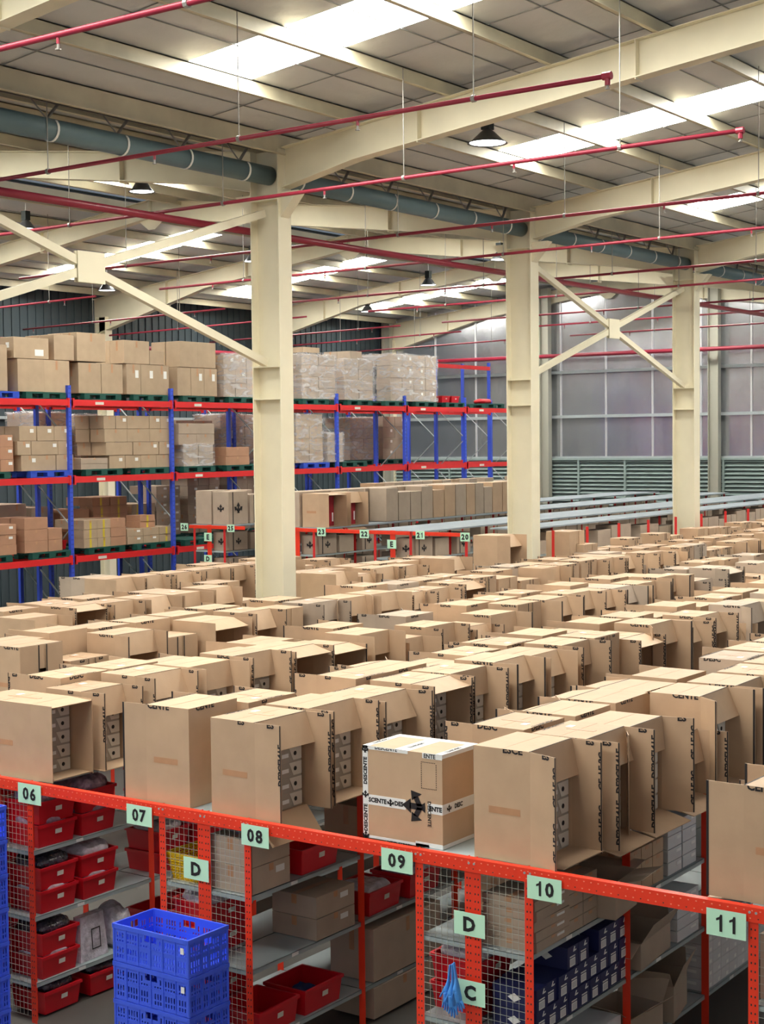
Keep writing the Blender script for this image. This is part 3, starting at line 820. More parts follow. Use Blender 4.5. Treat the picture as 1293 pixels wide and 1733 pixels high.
# ---------------------------------------------- bins, crates, bags
def bin_mesh(dx, dy, dz, M, label=True, name='bin_body'):
    m = MB(); t = .006; k = .03
    b0 = (-dx/2 + k, dx/2 - k, -dy/2 + k, dy/2 - k); t0 = (-dx/2 + .012, dx/2 - .012, -dy/2 + .012, dy/2 - .012)
    m.frus(b0, t0, 0, dz - .02, 0, cap=False); m.frus(tuple(v + s for v, s in zip(b0, (t, -t, t, -t))), tuple(v + s for v, s in zip(t0, (t, -t, t, -t))), .004, dz, 0, cap=False)
    m.quad([(b0[0], b0[2], 0), (b0[0], b0[3], 0), (b0[1], b0[3], 0), (b0[1], b0[2], 0)]); m.quad([(b0[0], b0[2], .005), (b0[1], b0[2], .005), (b0[1], b0[3], .005), (b0[0], b0[3], .005)])
    for (x0, x1, y0, y1) in ((-dx/2, dx/2, -dy/2, -dy/2 + .02), (-dx/2, dx/2, dy/2 - .02, dy/2), (-dx/2, -dx/2 + .02, -dy/2 + .02, dy/2 - .02), (dx/2 - .02, dx/2, -dy/2 + .02, dy/2 - .02)):
        m.box(x0, x1, y0, y1, dz - .025, dz, 0)
    if label:
        y = -dy/2 + .018; m.prism([(-.02, y - .006, dz * .48), (.05, y - .006, dz * .48), (.05, y - .009, dz * .68), (-.02, y - .009, dz * .68)], (0, -.002, 0), 1)
    return m.mesh(name, [M, LBL])
RB = bin_mesh(.43, .42, .19, RED); RB2 = bin_mesh(.5, .42, .2, RED)
def bag_mesh(seed, dx, dy, dz, M):
    bm = bmesh.new(); bmesh.ops.create_icosphere(bm, subdivisions=4, radius=1)
    for v in bm.verts:
        p = v.co.copy()
        q = Vector((math.copysign(abs(p.x) ** .55, p.x), math.copysign(abs(p.y) ** .55, p.y), p.z))
        n = mnoise.noise(p * 2.4 + Vector((seed * 7.1, 0, 0))) * .35 + mnoise.noise(p * 7 + Vector((0, seed * 3.3, 0))) * .16
        v.co = Vector((q.x * dx / 2, q.y * dy / 2, (q.z * (1 + n * 1.2) + .9) * dz / 2))
    me = bpy.data.meshes.new('garment_bag'); bm.to_mesh(me); bm.free(); me.materials.append(M)
    for p in me.polygons: p.use_smooth = True
    return me
BAGS = [bag_mesh(1, .38, .37, .17, BAGL), bag_mesh(2, .38, .37, .15, BAGD), bag_mesh(3, .38, .37, .13, BAGW)]
nb = [0]
def rbin(X, Y, z, where, bag=None, me=RB, group='red plastic bins on the shelves'):
    o = link('plastic_bin', me, None, (X, Y, z), rnd.uniform(-.03, .03))
    tag(o, 'red plastic bin ' + where, 'bin', group)
    if bag is not None:
        g = link('garment_bag', BAGS[bag], None, (X, Y, z + (.135 if me is RB else .1)), rnd.uniform(-.1, .1))
        tag(g, ['pale', 'dark', 'white'][bag] + ' bagged garments, ' + where, 'garment bag', 'bagged garments')
    return o
# row 06 near face
yf = ROWY[4] - HW + .235
for li, z in enumerate((DKZ[2], DKZ[1], DKZ[0])):
    ln = ('top', 'middle', 'lower')[li]
    for c_, x in enumerate((8.80, 9.27)):
        for h in range(2):
            if li == 2 and c_ == 1: continue
            rbin(x, yf, z + .002 + h * .192, '%s shelf under sign 06, %s stack, %s' % (ln, ('left', 'right')[c_], ('lower', 'upper')[h]), bag=(((0, 0), (1, 2), (1, 1))[li][c_]) if h == 1 else (0 if li == 0 else 2), group='red plastic bins under sign 06')
    for c_, x in enumerate((10.2, 10.7, 11.2)):
        for h in range(2 if li < 2 else 1):
            rbin(x, yf, z + .002 + h * .192, '%s shelf of row 06, farther bay, %s stack, %s' % (ln, ON[c_], ('lower', 'upper')[h]), bag=(rnd.choice([0, 1, 2]) if h == 1 else None), group='red plastic bins in the second bay of row 06')
# white bags lower shelf
def bag_thing(P, dx, dy, dz, M, lbl, seed=5, rx=0):
    o = link('garment_bag', bag_mesh(seed, dx, dy, dz, M), None, P); o.rotation_euler = (rx, 0, 0)
    return tag(o, lbl, 'garment bag')
m = MB(); m.frus((-.17, .17, -.05, .05), (-.15, .13, -.03, .05), 0, .38, 0); m.geo(([(-.03, .08), (.08, .08), (.08, .26), (-.03, .26), (-.02, .09), (.07, .09), (.07, .25), (-.02, .25)], [(0, 1, 5, 4), (1, 2, 6, 5), (2, 3, 7, 6), (3, 0, 4, 7)]), frame((0, -.056, 0), (1, 0, 0), (0, .06, 1)), 1)
tag(m.build('shirt_package', [BAGW, INK], None, (9.24, yf - .1, DKZ[0] + .002), .05), 'flat white shirt package with a black frame print under sign 06', 'package')
bag_thing((9.60, yf, DKZ[0]), .26, .34, .36, BAGW, 'crumpled clear bag beside the white shirt bag, lower shelf', 12)
for c_, x in enumerate((8.82, 9.35)):
    rbin(x, yf, .02, 'on the floor level under sign 06, %s' % ('left', 'right')[c_], bag=1)
# far half behind mesh, row 06 ends and row 07/08
for z, ln in zip((DKZ[2], DKZ[1], DKZ[0]), ('top', 'middle', 'lower')):
    for h in range(2):
        rbin(8.82, ROWY[4] + .23, z + .002 + h * .192, 'behind the mesh left of sign 06, %s shelf, %s' % (ln, ('lower', 'upper')[h]), bag=None)
for z, ln, n in zip((DKZ[1], DKZ[0]), ('middle', 'lower'), (2, 2)):
    for h in range(n):
        rbin(8.82, ROWY[3] + .23, z + .002 + h * .192, 'behind the mesh of row 07, %s shelf, %s' % (ln, ('lower', 'upper')[h]), bag=2 if h else None)
# yellow basket
yb_ = MB(); dx, dy, dz = .46, .36, .20
for i in range(9):
    z = .01 + i * .022; k = .035 * (1 - i / 8)
    for (x0, x1, y0, y1) in ((-dx/2 + k, dx/2 - k, -dy/2 + k, -dy/2 + k + .004), (-dx/2 + k, dx/2 - k, dy/2 - k - .004, dy/2 - k), (-dx/2 + k, -dx/2 + k + .004, -dy/2 + k, dy/2 - k), (dx/2 - k - .004, dx/2 - k, -dy/2 + k, dy/2 - k)):
        yb_.box(x0, x1, y0, y1, z, z + .014)
for i in range(12):
    t = -dx/2 + .04 + i * (dx - .08) / 11
    for sg in (-1, 1): yb_.bar((t * .9, sg * (dy/2 - .035), 0), (t, sg * dy/2, dz), .006, .004)
for i in range(10):
    t = -dy/2 + .04 + i * (dy - .08) / 9
    for sg in (-1, 1): yb_.bar((sg * (dx/2 - .035), t * .9, 0), (sg * dx/2, t, dz), .004, .006)
yb_.box(-dx/2 + .03, dx/2 - .03, -dy/2 + .03, dy/2 - .03, 0, .006)
for (x0, x1, y0, y1) in ((-dx/2 - .008, dx/2 + .008, -dy/2 - .008, -dy/2 + .004), (-dx/2 - .008, dx/2 + .008, dy/2 - .004, dy/2 + .008), (-dx/2 - .008, -dx/2 + .004, -dy/2, dy/2), (dx/2 - .004, dx/2 + .008, -dy/2, dy/2)):
    yb_.box(x0, x1, y0, y1, dz, dz + .014)
tag(yb_.build('plastic_basket', YEL, None, (8.76, ROWY[3] + .24, DKZ[2] + .003)), 'yellow slatted plastic basket behind the mesh beside sign D', 'basket')

# row 08 near face contents
yf = ROWY[3] - HW
for h in range(2):
    solid('carton', (8.77, yf + .24, DKZ[2] + .003 + h * .202), .44, .42, .20, 'brown taped carton beside sign 08 on the top shelf, %s of two' % ('lower', 'upper')[h], 'carton', 'pair of cartons by sign 08', CARD2, lab=1)
rbin(9.38, yf + .235, DKZ[2] + .003, 'open and empty on the top shelf right of sign 08', me=RB2)
for h in range(2):
    solid('carton', (9.56, yf + .25, DKZ[1] + .003 + h * .172), .50, .44, .17, 'flat taped carton on the middle shelf of row 08, %s of two' % ('lower', 'upper')[h], 'carton', 'pair of flat cartons in row 08', CARD2, lab=1)
rbin(8.85, yf + .69, DKZ[1] + .003, 'behind the mesh below sign D, lower')
rbin(8.85, yf + .69, DKZ[1] + .196, 'behind the mesh below sign D, upper')
rbin(10.25, yf + .235, DKZ[1] + .003, 'with white items on the middle shelf of row 08', bag=2, me=RB2)
rbin(10.85, yf + .235, DKZ[1] + .003, 'farther along the middle shelf of row 08', bag=0, me=RB2)
solid('carton', (10.24, yf + .24, DKZ[2] + .003), .5, .44, .36, 'tall plain carton on the top shelf of row 08, second bay', 'carton', None, CARD)
rbin(10.85, yf + .235, DKZ[2] + .003, 'on the top shelf of row 08, second bay', me=RB2)
rbin(9.40, yf + .235, DKZ[0] + .003, 'large and open on the lower shelf of row 08', bag=None, me=RB2)
rbin(8.84, yf + .235, DKZ[0] + .003, 'at the post end of the lower shelf of row 08', me=RB2)
bag_thing((9.42, yf + .25, DKZ[0] + .02), .22, .2, .12, mat('blue_cloth', (40, 60, 110), .6), 'dark blue cloth in the open red bin, lower shelf of row 08', 31)
solid('carton', (10.55, yf + .24, DKZ[0] + .003), 1.0, .44, .44, 'wide brown carton on the lower shelf of row 08, second bay', 'carton', None, CARD2, lab=1)
solid('carton', (10.5, yf + .24, .02), .9, .44, .26, 'brown carton beneath the lower shelf of row 08', 'carton', None, CARD2)
solid('carton', (11.9, yf + .24, DKZ[1] + .003), .7, .44, .4, 'brown carton on the middle shelf of row 08, third bay', 'carton', None, CARD)
solid('carton', (11.9, yf + .24, DKZ[2] + .003), .7, .44, .4, 'brown carton on the top shelf of row 08, third bay', 'carton', None, CARD)

# row 10 near face contents
yf = ROWY[2] - HW
for h in range(5):
    solid('flat_carton', (8.80, yf + .22, DKZ[2] + .003 + h * .068), .46, .40, .066, 'flat brown carton behind the mesh beside sign 10, %s from bottom' % ON[h], 'carton', 'flat cartons stacked by sign 10', CARD2, rz=rnd.uniform(-.03, .03), lab=1)
    m = MB()
for h in range(4):
    for q in range(2):
        solid('small_carton', (9.14 + q * .21, yf + .16, DKZ[2] + .003 + h * .088), .20, .26, .085, 'small brown carton right of sign 10, %s layer up, %s' % (ON[h], ('left', 'right')[q]), 'carton', 'small cartons right of sign 10', CARD2)
def open_carton(P, dx, dy, dz, label, rz=0, card=CARD2, fa=(.6, 1.9, .3, 2.2)):
    o = empty('open_top_carton', P, label, 'carton', rz=rz)
    m = MB(); t = .005
    m.box(-dx/2, dx/2, -dy/2, -dy/2 + t, 0, dz); m.box(-dx/2, dx/2, dy/2 - t, dy/2, 0, dz)
    m.box(-dx/2, -dx/2 + t, -dy/2 + t, dy/2 - t, 0, dz); m.box(dx/2 - t, dx/2, -dy/2 + t, dy/2 - t, 0, dz); m.box(-dx/2, dx/2, -dy/2, dy/2, 0, t)
    m.build('carton_body', card, o)
    fl = dy * .45
    for i, (px, py, lx, ang, rot) in enumerate(((0, -dy/2, dx, fa[0], 0), (0, dy/2, dx, fa[1], PI), (-dx/2, 0, dy, fa[2], -PI/2), (dx/2, 0, dy, fa[3], PI/2))):
        m = MB(); m.box(-lx/2 + .004, lx/2 - .004, -.003, .0, 0, fl)
        q = m.build('carton_flap', card, o, (px, py, dz)); q.rotation_euler = (ang, 0, rot)
    return o
# the worn carton over the header rail
open_carton((9.66, yf + .14, DKZ[2] + .003), .42, .44, .26, 'worn brown carton with torn tape on the top shelf right of sign 10', .1, fa=(1.35, 1.9, 1.2, 1.5))
for h in range(3):
    for q in range(3):
        solid('small_carton', (10.10 + q * .19, yf + .2, DKZ[2] + .003 + h * .11), .18, .3, .105, 'small tan carton in second bay of row 10, layer %s up, %s along' % (ON[h], ON[q]), 'carton', 'small tan cartons in the second bay of row 10', CARD)
for h in range(4):
    for q in range(2):
        solid('shoe_box', (10.78 + q * .27, yf + .2, DKZ[2] + .003 + h * .1), .25, .3, .095, 'grey shoe box beside the third post of row 10, layer %s up, %s' % (ON[h], ('left', 'right')[q]), 'shoe box', 'grey shoe boxes in row 10', WBOX, seam=False, lab=1)
# navy shoe boxes
m = MB(); w_, d_, h_ = .148, .33, .148
m.box(-w_/2, w_/2, -d_/2, d_/2, 0, h_ - .036, 0); m.box(-w_/2 - .0015, w_/2 + .0015, -d_/2 - .0015, d_/2 + .0015, h_ - .036, h_, 0)
e = -d_/2 - .0025
m.box(-.045, .03, e - .001, e + .001, .012, .066, 1); m.box(-.045, .03, e - .001, e + .001, .074, .082, 1)
m.box(-.038, .022, e - .002, e, .02, .058, 2)
m.prism([(.0, e, .108), (.012, e, .106), (.03, e, .138), (.018, e, .140)], (0, -.001, 0), 1); m.prism([(.018, e, .106), (.045, e, .110), (.045, e, .118), (.02, e, .116)], (0, -.001, 0), 1)
m.prism([(-w_/2 - .003, -.05, .075), (-w_/2 - .003, 0, .045), (-w_/2 - .003, .05, .075), (-w_/2 - .003, 0, .105)], (-.001, 0, 0), 1)
navy = m.mesh('navy_shoe_box', [NAVY, WHITE, WBOX])
for h in range(3):
    for q in range(9):
        if h == 2 and q in (0, 1, 2, 5): continue
        o = link('navy_shoe_box', navy, None, (8.66 + q * .152 - 8.66 + 8.66, yf + .2 + rnd.uniform(-.01, .01), DKZ[1] + .003 + h * .15))
        tag(o, 'navy shoe box below sign 10, %s layer up, %s from the post' % (ON[h], ON[q]), 'shoe box', 'navy shoe boxes')
for h in range(3):
    for q in range(2):
        o = link('navy_shoe_box', navy, None, (8.66 + q * .16, ROWY[2] - .12 + .0, DKZ[0] + .003 + h * .15)) if False else None
open_carton((10.36, yf + .22, DKZ[1] + .003), .62, .40, .20, 'long open brown carton on the middle shelf of row 10, second bay', .08, fa=(.55, 2.0, 1.9, -.35))
for h in range(4):
    solid('flat_white_box', (11.0, yf + .22, DKZ[1] + .003 + h * .09), .4, .36, .085, 'flat white box beside the third post of row 10, middle shelf, %s up' % ON[h], 'box', 'flat white boxes in row 10', WBOX, seam=False, lab=1)
open_carton((10.2, yf + .2, DKZ[0] + .003), .45, .40, .22, 'crumpled open carton on the lower shelf of row 10, left one', -.1, fa=(.9, 2.0, 1.0, .6))
open_carton((10.78, yf + .22, DKZ[0] + .003), .45, .40, .28, 'open carton with raised flaps on the lower shelf of row 10, right one', .2, fa=(.4, 1.0, .7, -.2))
for h in range(5):
    for q in range(6):
        if True:
            solid('small_white_box', (11.42 + q * .17, yf + .2, DKZ[0] + .003 + h * .095), .165, .3, .092, 'small white printed box left of sign 11, layer %s up, %s along' % (ON[h], ON[q]), 'box', 'small white boxes left of sign 11', WBOX, seam=False, lab=2)
for q in range(3):
    solid('white_box', (8.8 + q * .42, yf + .22, DKZ[0] + .003), .38, .36, .30, 'white printed box below the navy boxes, %s along' % ON[q], 'box', 'white boxes below the navy boxes', WBOX, seam=False, lab=2)
# far half of row 09/10 seen through mesh
yh = ROWY[2] + .23
rbin(8.85, yh, DKZ[1] + .003, 'behind the mesh under sign 09, middle shelf, lower', bag=None)
rbin(8.85, yh, DKZ[1] + .196, 'behind the mesh under sign 09, middle shelf, upper', bag=2)
rbin(8.85, yh, DKZ[0] + .003, 'behind the mesh under sign 09, lower shelf')
solid('carton', (9.35, yh, DKZ[2] + .003), .4, .38, .34, 'brown carton behind the centre post of row 09, top shelf', 'carton', None, CARD)
# far half of row 11
yh = ROWY[1] + .23
solid('carton', (8.85, yh, DKZ[2] + .003), .5, .38, .4, 'brown carton behind the mesh right of sign 11', 'carton', None, CARD2)
rbin(8.85, yh, DKZ[1] + .003, 'behind the mesh right of sign 11, middle shelf')

# blue crates
def crate_mesh():
    dx, dy, dz = .40, .70, .262; m = MB(); t = .006
    def wall(L, axis, sg):
        off = sg * ((dy if axis == 'x' else dx) / 2)
        ncol = int(L / .0125); nrow = 20
        holes = set()
        for c_ in range(ncol):
            for r_ in range(nrow):
                u = (c_ + .5) / ncol; vv = (r_ + .5) / nrow
                band = int(u * 6); inb = u * 6 - band
                if .14 < inb < .86 and (.12 < vv < .46 or .56 < vv < .84) and c_ % 2 == 0 and r_ % 4 != 0: holes.add((c_, r_))
                if .42 < u < .58 and .72 < vv < .88: holes.add((c_, r_))
                elif .38 < u < .62 and .66 < vv < .94: holes.discard((c_, r_))
        for c_ in range(ncol):
            r0 = None
            for r_ in range(nrow + 1):
                h = r_ == nrow or (c_, r_) in holes
                if not h and r0 is None: r0 = r_
                if h and r0 is not None:
                    u0, u1 = -L/2 + L * c_ / ncol, -L/2 + L * (c_ + 1) / ncol; z0, z1 = dz * r0 / nrow, dz * r_ / nrow
                    if axis == 'x': m.box(u0, u1, off - t/2, off + t/2, z0, z1)
                    else: m.box(off - t/2, off + t/2, u0, u1, z0, z1)
                    r0 = None
    for sg in (-1, 1): wall(dx, 'x', sg); wall(dy, 'y', sg)
    # rim, foot, ribs
    for z0, z1, g in ((dz - .028, dz + .003, .012), (0, .02, .006), (dz * .5, dz * .53, .006)):
        m.box(-dx/2 - g, dx/2 + g, -dy/2 - g, -dy/2 + .004, z0, z1); m.box(-dx/2 - g, dx/2 + g, dy/2 - .004, dy/2 + g, z0, z1)
        m.box(-dx/2 - g, -dx/2 + .004, -dy/2, dy/2, z0, z1); m.box(dx/2 - .004, dx/2 + g, -dy/2, dy/2, z0, z1)
    for i in range(7):
        y = -dy/2 + dy * i / 6
        for sg in (-1, 1): x = sg * dx/2; m.box(min(x, x + sg * .009), max(x, x + sg * .009), y - .004, y + .004, 0, dz - .028)
    for i in range(7):
        x = -dx/2 + dx * i / 6
        for sg in (-1, 1): y = sg * dy/2; m.box(x - .004, x + .004, min(y, y + sg * .009), max(y, y + sg * .009), 0, dz - .028)
    for sx in (-1, 1):
        for sy in (-1, 1): m.tube((sx * dx/2, sy * dy/2, 0), (sx * dx/2, sy * dy/2, dz), .012, 10)
    n = 0
    m.box(-dx/2, dx/2, -dy/2, dy/2, .0, .006)
    m.box(-dx/2 - .014, -dx/2 - .009, -dy/2 + .03, -dy/2 + .06, dz * .62, dz * .78, 1)
    return m.mesh('crate', [BLUE, WHITE])
CR = crate_mesh()
cA = hitZ(318, 1586, 1.38)
for i in range(5):
    o = link('plastic_crate', CR, None, (cA.x + .20, cA.y + .35, .0 + i * .27 + .012))
    tag(o, 'blue perforated plastic crate in the stack before sign D, %s from bottom' % ON[i], 'crate', 'stack of blue crates before sign D')
cB = hitZ(12, 1360, 1.93)
for i in range(7):
    o = link('plastic_crate', CR, None, (cB.x - .21, cB.y + .37, .0 + i * .27 + .03))
    tag(o, 'blue perforated plastic crate in the left edge stack, %s from bottom' % ON[i], 'crate', 'stack of blue crates at the left edge')

# blue rubber gloves hanging on the mesh by sign C
def glove(px, py, X, lbl, s=1.0, tilt=0):
    p = hitX(px, py, X)
    o = empty('rubber_glove', p, lbl, 'glove', 'blue rubber gloves'); o.rotation_euler = (tilt, 0, 0)
    bm = bmesh.new(); vs = []
    me = bpy.data.meshes.new('glove_body')
    V = [(0, 0, 0), (0, .0, -.12), (0, .005, -.20), (0, .01, -.27)]; E = [(0, 1), (1, 2), (2, 3)]; Rr = [.014, .016, .034, .042]
    fin = [(-.035, -.36), (-.012, -.385), (.012, -.38), (.035, -.365), (.065, -.29)]
    for i, (fy, fz) in enumerate(fin):
        V.append((0, fy * .75, (-.27 + fz) / 2 if i < 4 else -.25)); V.append((.0, fy, fz))
        n = len(V); E += [(3 if i < 4 else 2, n - 2), (n - 2, n - 1)]; Rr += [.013, .009]
    me.from_pydata([(a * s, b_ * s, c_ * s) for a, b_, c_ in V], E, [])
    g = bpy.data.objects.new('glove_body', me); C.objects.link(g); g.parent = o
    sk = g.modifiers.new('skin', 'SKIN')
    for i, r_ in enumerate(Rr): me.skin_vertices[0].data[i].radius = (r_ * .55 * s, r_ * s) if False else (r_ * s, r_ * .6 * s)
    me.skin_vertices[0].data[0].use_root = True
    ss = g.modifiers.new('sub', 'SUBSURF'); ss.levels = 2; ss.render_levels = 2
    me.materials.append(GLOVE)
    return o
glove(762, 1632, X0 - .05, 'light blue rubber glove hanging by sign C, left one', .85, .12)
glove(766, 1630, X0 - .09, 'light blue rubber glove hanging by sign C, middle one', .95, 0)
glove(768, 1628, X0 - .13, 'light blue rubber glove hanging by sign C, right one', .85, -.16)

# ------------------------------------------------------------------ far block of shelving
X1 = 24.5; ZF = 3.0
FY = {6: 14.64, 7: 16.98, 8: 19.33, 9: 21.7}
WF = {6: 1.05, 7: .66, 8: .6, 9: .6}
FDECK = mat('pale_far_deck', (146, 154, 160), .75, spec=.15, var=.04)
fn = {6: 'nearest', 7: 'second', 8: 'third', 9: 'fourth'}
for k, yc in FY.items():
    xs = X1
    xd = 1.5 if k == 6 else 0
    n = int((46.5 - xs) / BAY)
    o = empty('shelving_row', (xs, yc, 0), '%s bare grey shelving row in the distance, counted from the cartons' % fn[k], 'shelving')
    for side in (-1, 1):
        for j in range(n + 1):
            if (side == 1 and j > 0) or (k == 6 and side == -1 and j == 0): continue
            m = MB(); m.box(-.004, 0, -.03, .03, 0, ZF - .01); m.box(0, .05, .027, .03, 0, ZF - .01); m.build('post', DKRED, o, (j * BAY, side * (.66 if k == 6 and side == 1 else HW - .03), 0))
        for z in (1.35, 1.9, 2.45, ZF):
            if k == 6 and side == -1: continue
            m = MB(); a, b_ = sorted((side * (.26 if k == 6 else .004), side * (WF[k] if z == ZF else HW))); m.box(.006 + xd, n * BAY, a, b_, z - .03, z); m.build('shelf_deck', FDECK if z == ZF else DECK, o)
    if k > 6: m = MB(); m.box(-.004, 0, -.06, .06, 0, ZF); m.build('centre_post', ORANGE, o)
m = MB(); m.box(-.006, 0, -.9, 1.5, -.07, 0)
for ya, yb, w_ in ((15.28, 16.5, 'short far orange-red rail at the right, ending left of the second column'), (16.56, 20.0, 'middle far orange-red rail beneath the cartons with dark red packs'), (20.7, 22.25, 'far orange-red rail between the rack and the nearest column')):
    m = MB(); m.box(-.006, 0, 0, yb - ya, -.07, 0); m.box(0, .05, 0, yb - ya, -.004, 0)
    tag(m.build('header_rail', ORANGE, None, (X1 - .02, ya, ZF - .01)), w_, 'rail')
for t, cx, cy, w_, h_, l in (('26', 312, 891.8, 12.5, 13, 'small distant sign reading 26, leftmost of the far ones'), ('25', 390.5, 894, 12.5, 12.5, 'small distant sign reading 25, between the rack and nearest column'),
                  ('E', 352, 908.8, 13, 14.5, 'small distant sign reading E, left of the nearest column'), ('D', 352, 945.7, 13, 13, 'small distant sign reading D, below an E sign'),
                  ('23', 544, 900, 14.5, 14.5, 'small distant sign reading 23, under the open carton with red packs'), ('22', 616.6, 903.6, 15.7, 14, 'small distant sign reading 22, right of the red-filled cartons'),
                  ('E', 663, 921, 15, 15, 'small distant sign reading E, on an orange post at photo centre'), ('21', 711, 905.6, 15, 14, 'small distant sign reading 21, at the left of the last far rail'),
                  ('20', 787, 908.8, 16, 15, 'small distant sign reading 20, rightmost of the far ones')):
    sign(t, cx, cy, w_, h_, X1 - .04, l)
def far_boxes(k, near, specs, z0):
    yc = FY[k]; side = -1 if near else 1
    for i, (x, dx, dz, mk, cd_) in enumerate(specs):
        solid('carton', (x + dx / 2, yc + side * .24, z0 + .003), dx, .44, dz, '%s carton, %s far row, %s deck, %s side, %s from rail' % ('marked' if mk else 'upright', fn[k], 'top' if z0 > 2.9 else ('E' if z0 > 2.2 else 'D'), 'near' if near else 'back', ordi(i)), 'carton', 'cartons on the far shelving rows', cd_, mark=mk, seam=False)
far_boxes(9, True, [(24.6, .62, .70, True, CARD2), (25.3, .6, .62, True, CARD2), (26.0, .6, .66, False, CARD2), (26.8, .6, .6, False, CARD)], ZF)
far_boxes(9, False, [(24.6, .60, .72, False, CARD2), (25.35, .6, .7, False, CARD2)], ZF)
L = []; x = 29.5
while x < 37.9: d_ = rnd.choice([.36, .4, .44]); L.append((x, d_, rnd.uniform(.62, .7), False, CARD2 if rnd.random() < .7 else CARD)); x += d_ + .03
def far_run(k, near, L, z0, nm):
    yc = FY[k]; side = -1 if near else 1
    for i, (x, dx, dz, mk, cd_) in enumerate(L):
        o = solid('carton', (x + dx / 2, yc + side * .24, z0 + .003), round(dx, 2), .44, round(dz, 1) + .02, 'upright carton %s, %s from left' % (nm, ordi(i)), 'carton', 'upright cartons on the far shelving', cd_, seam=False)
        
far_run(9, True, L, ZF, 'in the back run on the far shelving')
L = []; x = 27.0
while x < 32.3: d_ = rnd.choice([.36, .4, .44]); L.append((x, d_, rnd.uniform(.62, .7), False, CARD2 if rnd.random() < .5 else CARD)); x += d_ + .03
far_run(8, True, L, ZF, 'in the middle run on the far shelving')
L = []; x = 24.6
while x < 31: d_ = rnd.choice([.5, .55, .6]); L.append((x, d_, rnd.uniform(.66, .74), False, CARD2)); x += d_ + .05
far_run(8, False, L, ZF, 'in the rear half of the middle run')
# open cartons with red boxes inside
for i, x in enumerate((24.95, 25.7)):
    carton((x, FY[8] - .23, ZF + .003), 'open carton with dark red packs inside above sign %s, %s' % (('23', 'right of the other') if i else ('23', 'nearest one')), 'open cartons with red packs', .6, .43, .68, .24, False, CARD, 0, 0, (-.02, .1, .1 + i * 1.0, .4))
    for q in range(3):
        solid('red_pack', (x - .17 + q * .17, FY[8] - .22, ZF + .012), .16, .36, .6, 'dark red pack standing in the %s open carton, %s' % (('first', 'second')[i], ON[q]), 'box', 'dark red packs', REDPK, seam=False, lab=2)
for k, zs in ((9, (2.45, 1.9)), (8, (2.45, 1.9)), (7, (2.45, 1.9))):
    for z in zs:
        far_boxes(k, True, [(24.6, .6, .40, True, CARD2), (25.3, .5, .36, False, CARD2), (26.1, .5, .42, True, CARD2)], z)

for k in (6, 7, 8, 9):
    for z in (2.45, 1.9):
        x = 27.4 if k > 6 else 26.2
        while x < 45.5:
            d_ = rnd.choice([.3, .4, .5, .6])
            if rnd.random() < .85:
                solid('carton', (x + d_ / 2, FY[k] + (.5 if k == 6 else -.23), z + .003), d_, .38, rnd.choice([.26, .34, .42]), 'small carton on a lower deck of the %s far row, %s' % (fn[k], 'upper tier' if z > 2 else 'lower tier'), 'carton', 'cartons on the lower far decks', CARD2, seam=False)
            x += d_ + .04
# ------------------------------------------------------------------ pallet racks at the left
RY = 24.1
FX = [19.7 + 3.15 * i for i in range(8)]
LV = [2.36, 4.05, 5.68]
def rack(y0, name, xs, tall_last=False):
    o = empty('pallet_rack', (xs[0], y0, 0), name, 'rack')
    for i, x in enumerate(xs):
        for yy in (0, 1.0):
            m = MB(); ht = 5.98 if not (tall_last and i == len(xs) - 1) else 7.2
            m.box(-.045, .045, -.004, .0, 0, ht); m.box(-.045, -.04, 0, .07, 0, ht); m.box(.04, .045, 0, .07, 0, ht)
            z = .1
            while z < ht and yy == 0:
                m.box(-.022, -.014, -.0055, -.004, z, z + .03, 1); m.box(.014, .022, -.0055, -.004, z, z + .03, 1); z += .1
            m.build('upright', [BLUEP, DARKG], o, (x - xs[0], yy, 0))
        m = MB(); z = .3; s = 0
        while z < 5.2:
            m.bar((x - xs[0], .04 if s else 1.0, z), (x - xs[0], 1.0 if s else .04, z + .85), .03, .02); z += .9; s = 1 - s
        m.build('frame_brace', GALV, o)
    for i in range(len(xs) - 1):
        for z in LV:
            for yy in (-.03, 1.03):
                m = MB(); m.box(xs[i] - xs[0] + .045, xs[i + 1] - xs[0] - .045, yy - .02, yy + .02, z - .13, z)
                m.box(xs[i] - xs[0] + .045, xs[i] - xs[0] + .09, yy - .03, yy + .03, z - .17, z + .03); m.box(xs[i + 1] - xs[0] - .09, xs[i + 1] - xs[0] - .045, yy - .03, yy + .03, z - .17, z + .03)
                m.box(xs[i] - xs[0] + .7, xs[i] - xs[0] + .95, yy - .022, yy - .02, z - .1, z - .04, 1)
                m.build('beam', [REDBM, LBL], o)
    if tall_last:
        a_, b_ = xs[-2] - xs[0], xs[-1] - xs[0]
        m = MB(); m.box(a_ + .045, b_ - .045, -.05, -.01, 6.95, 7.07); m.build('beam', [REDBM], o)
        m = MB(); m.box(a_ - .045, a_ + .045, -.004, .07, 5.9, 7.2); m.build('upright', [BLUEP], o)
    return o
rack(RY, 'blue and red pallet rack, front one, three beam levels', FX)
rack(RY + 1.6, 'blue and red pallet rack standing behind the front rack', [x + .9 for x in FX], True)

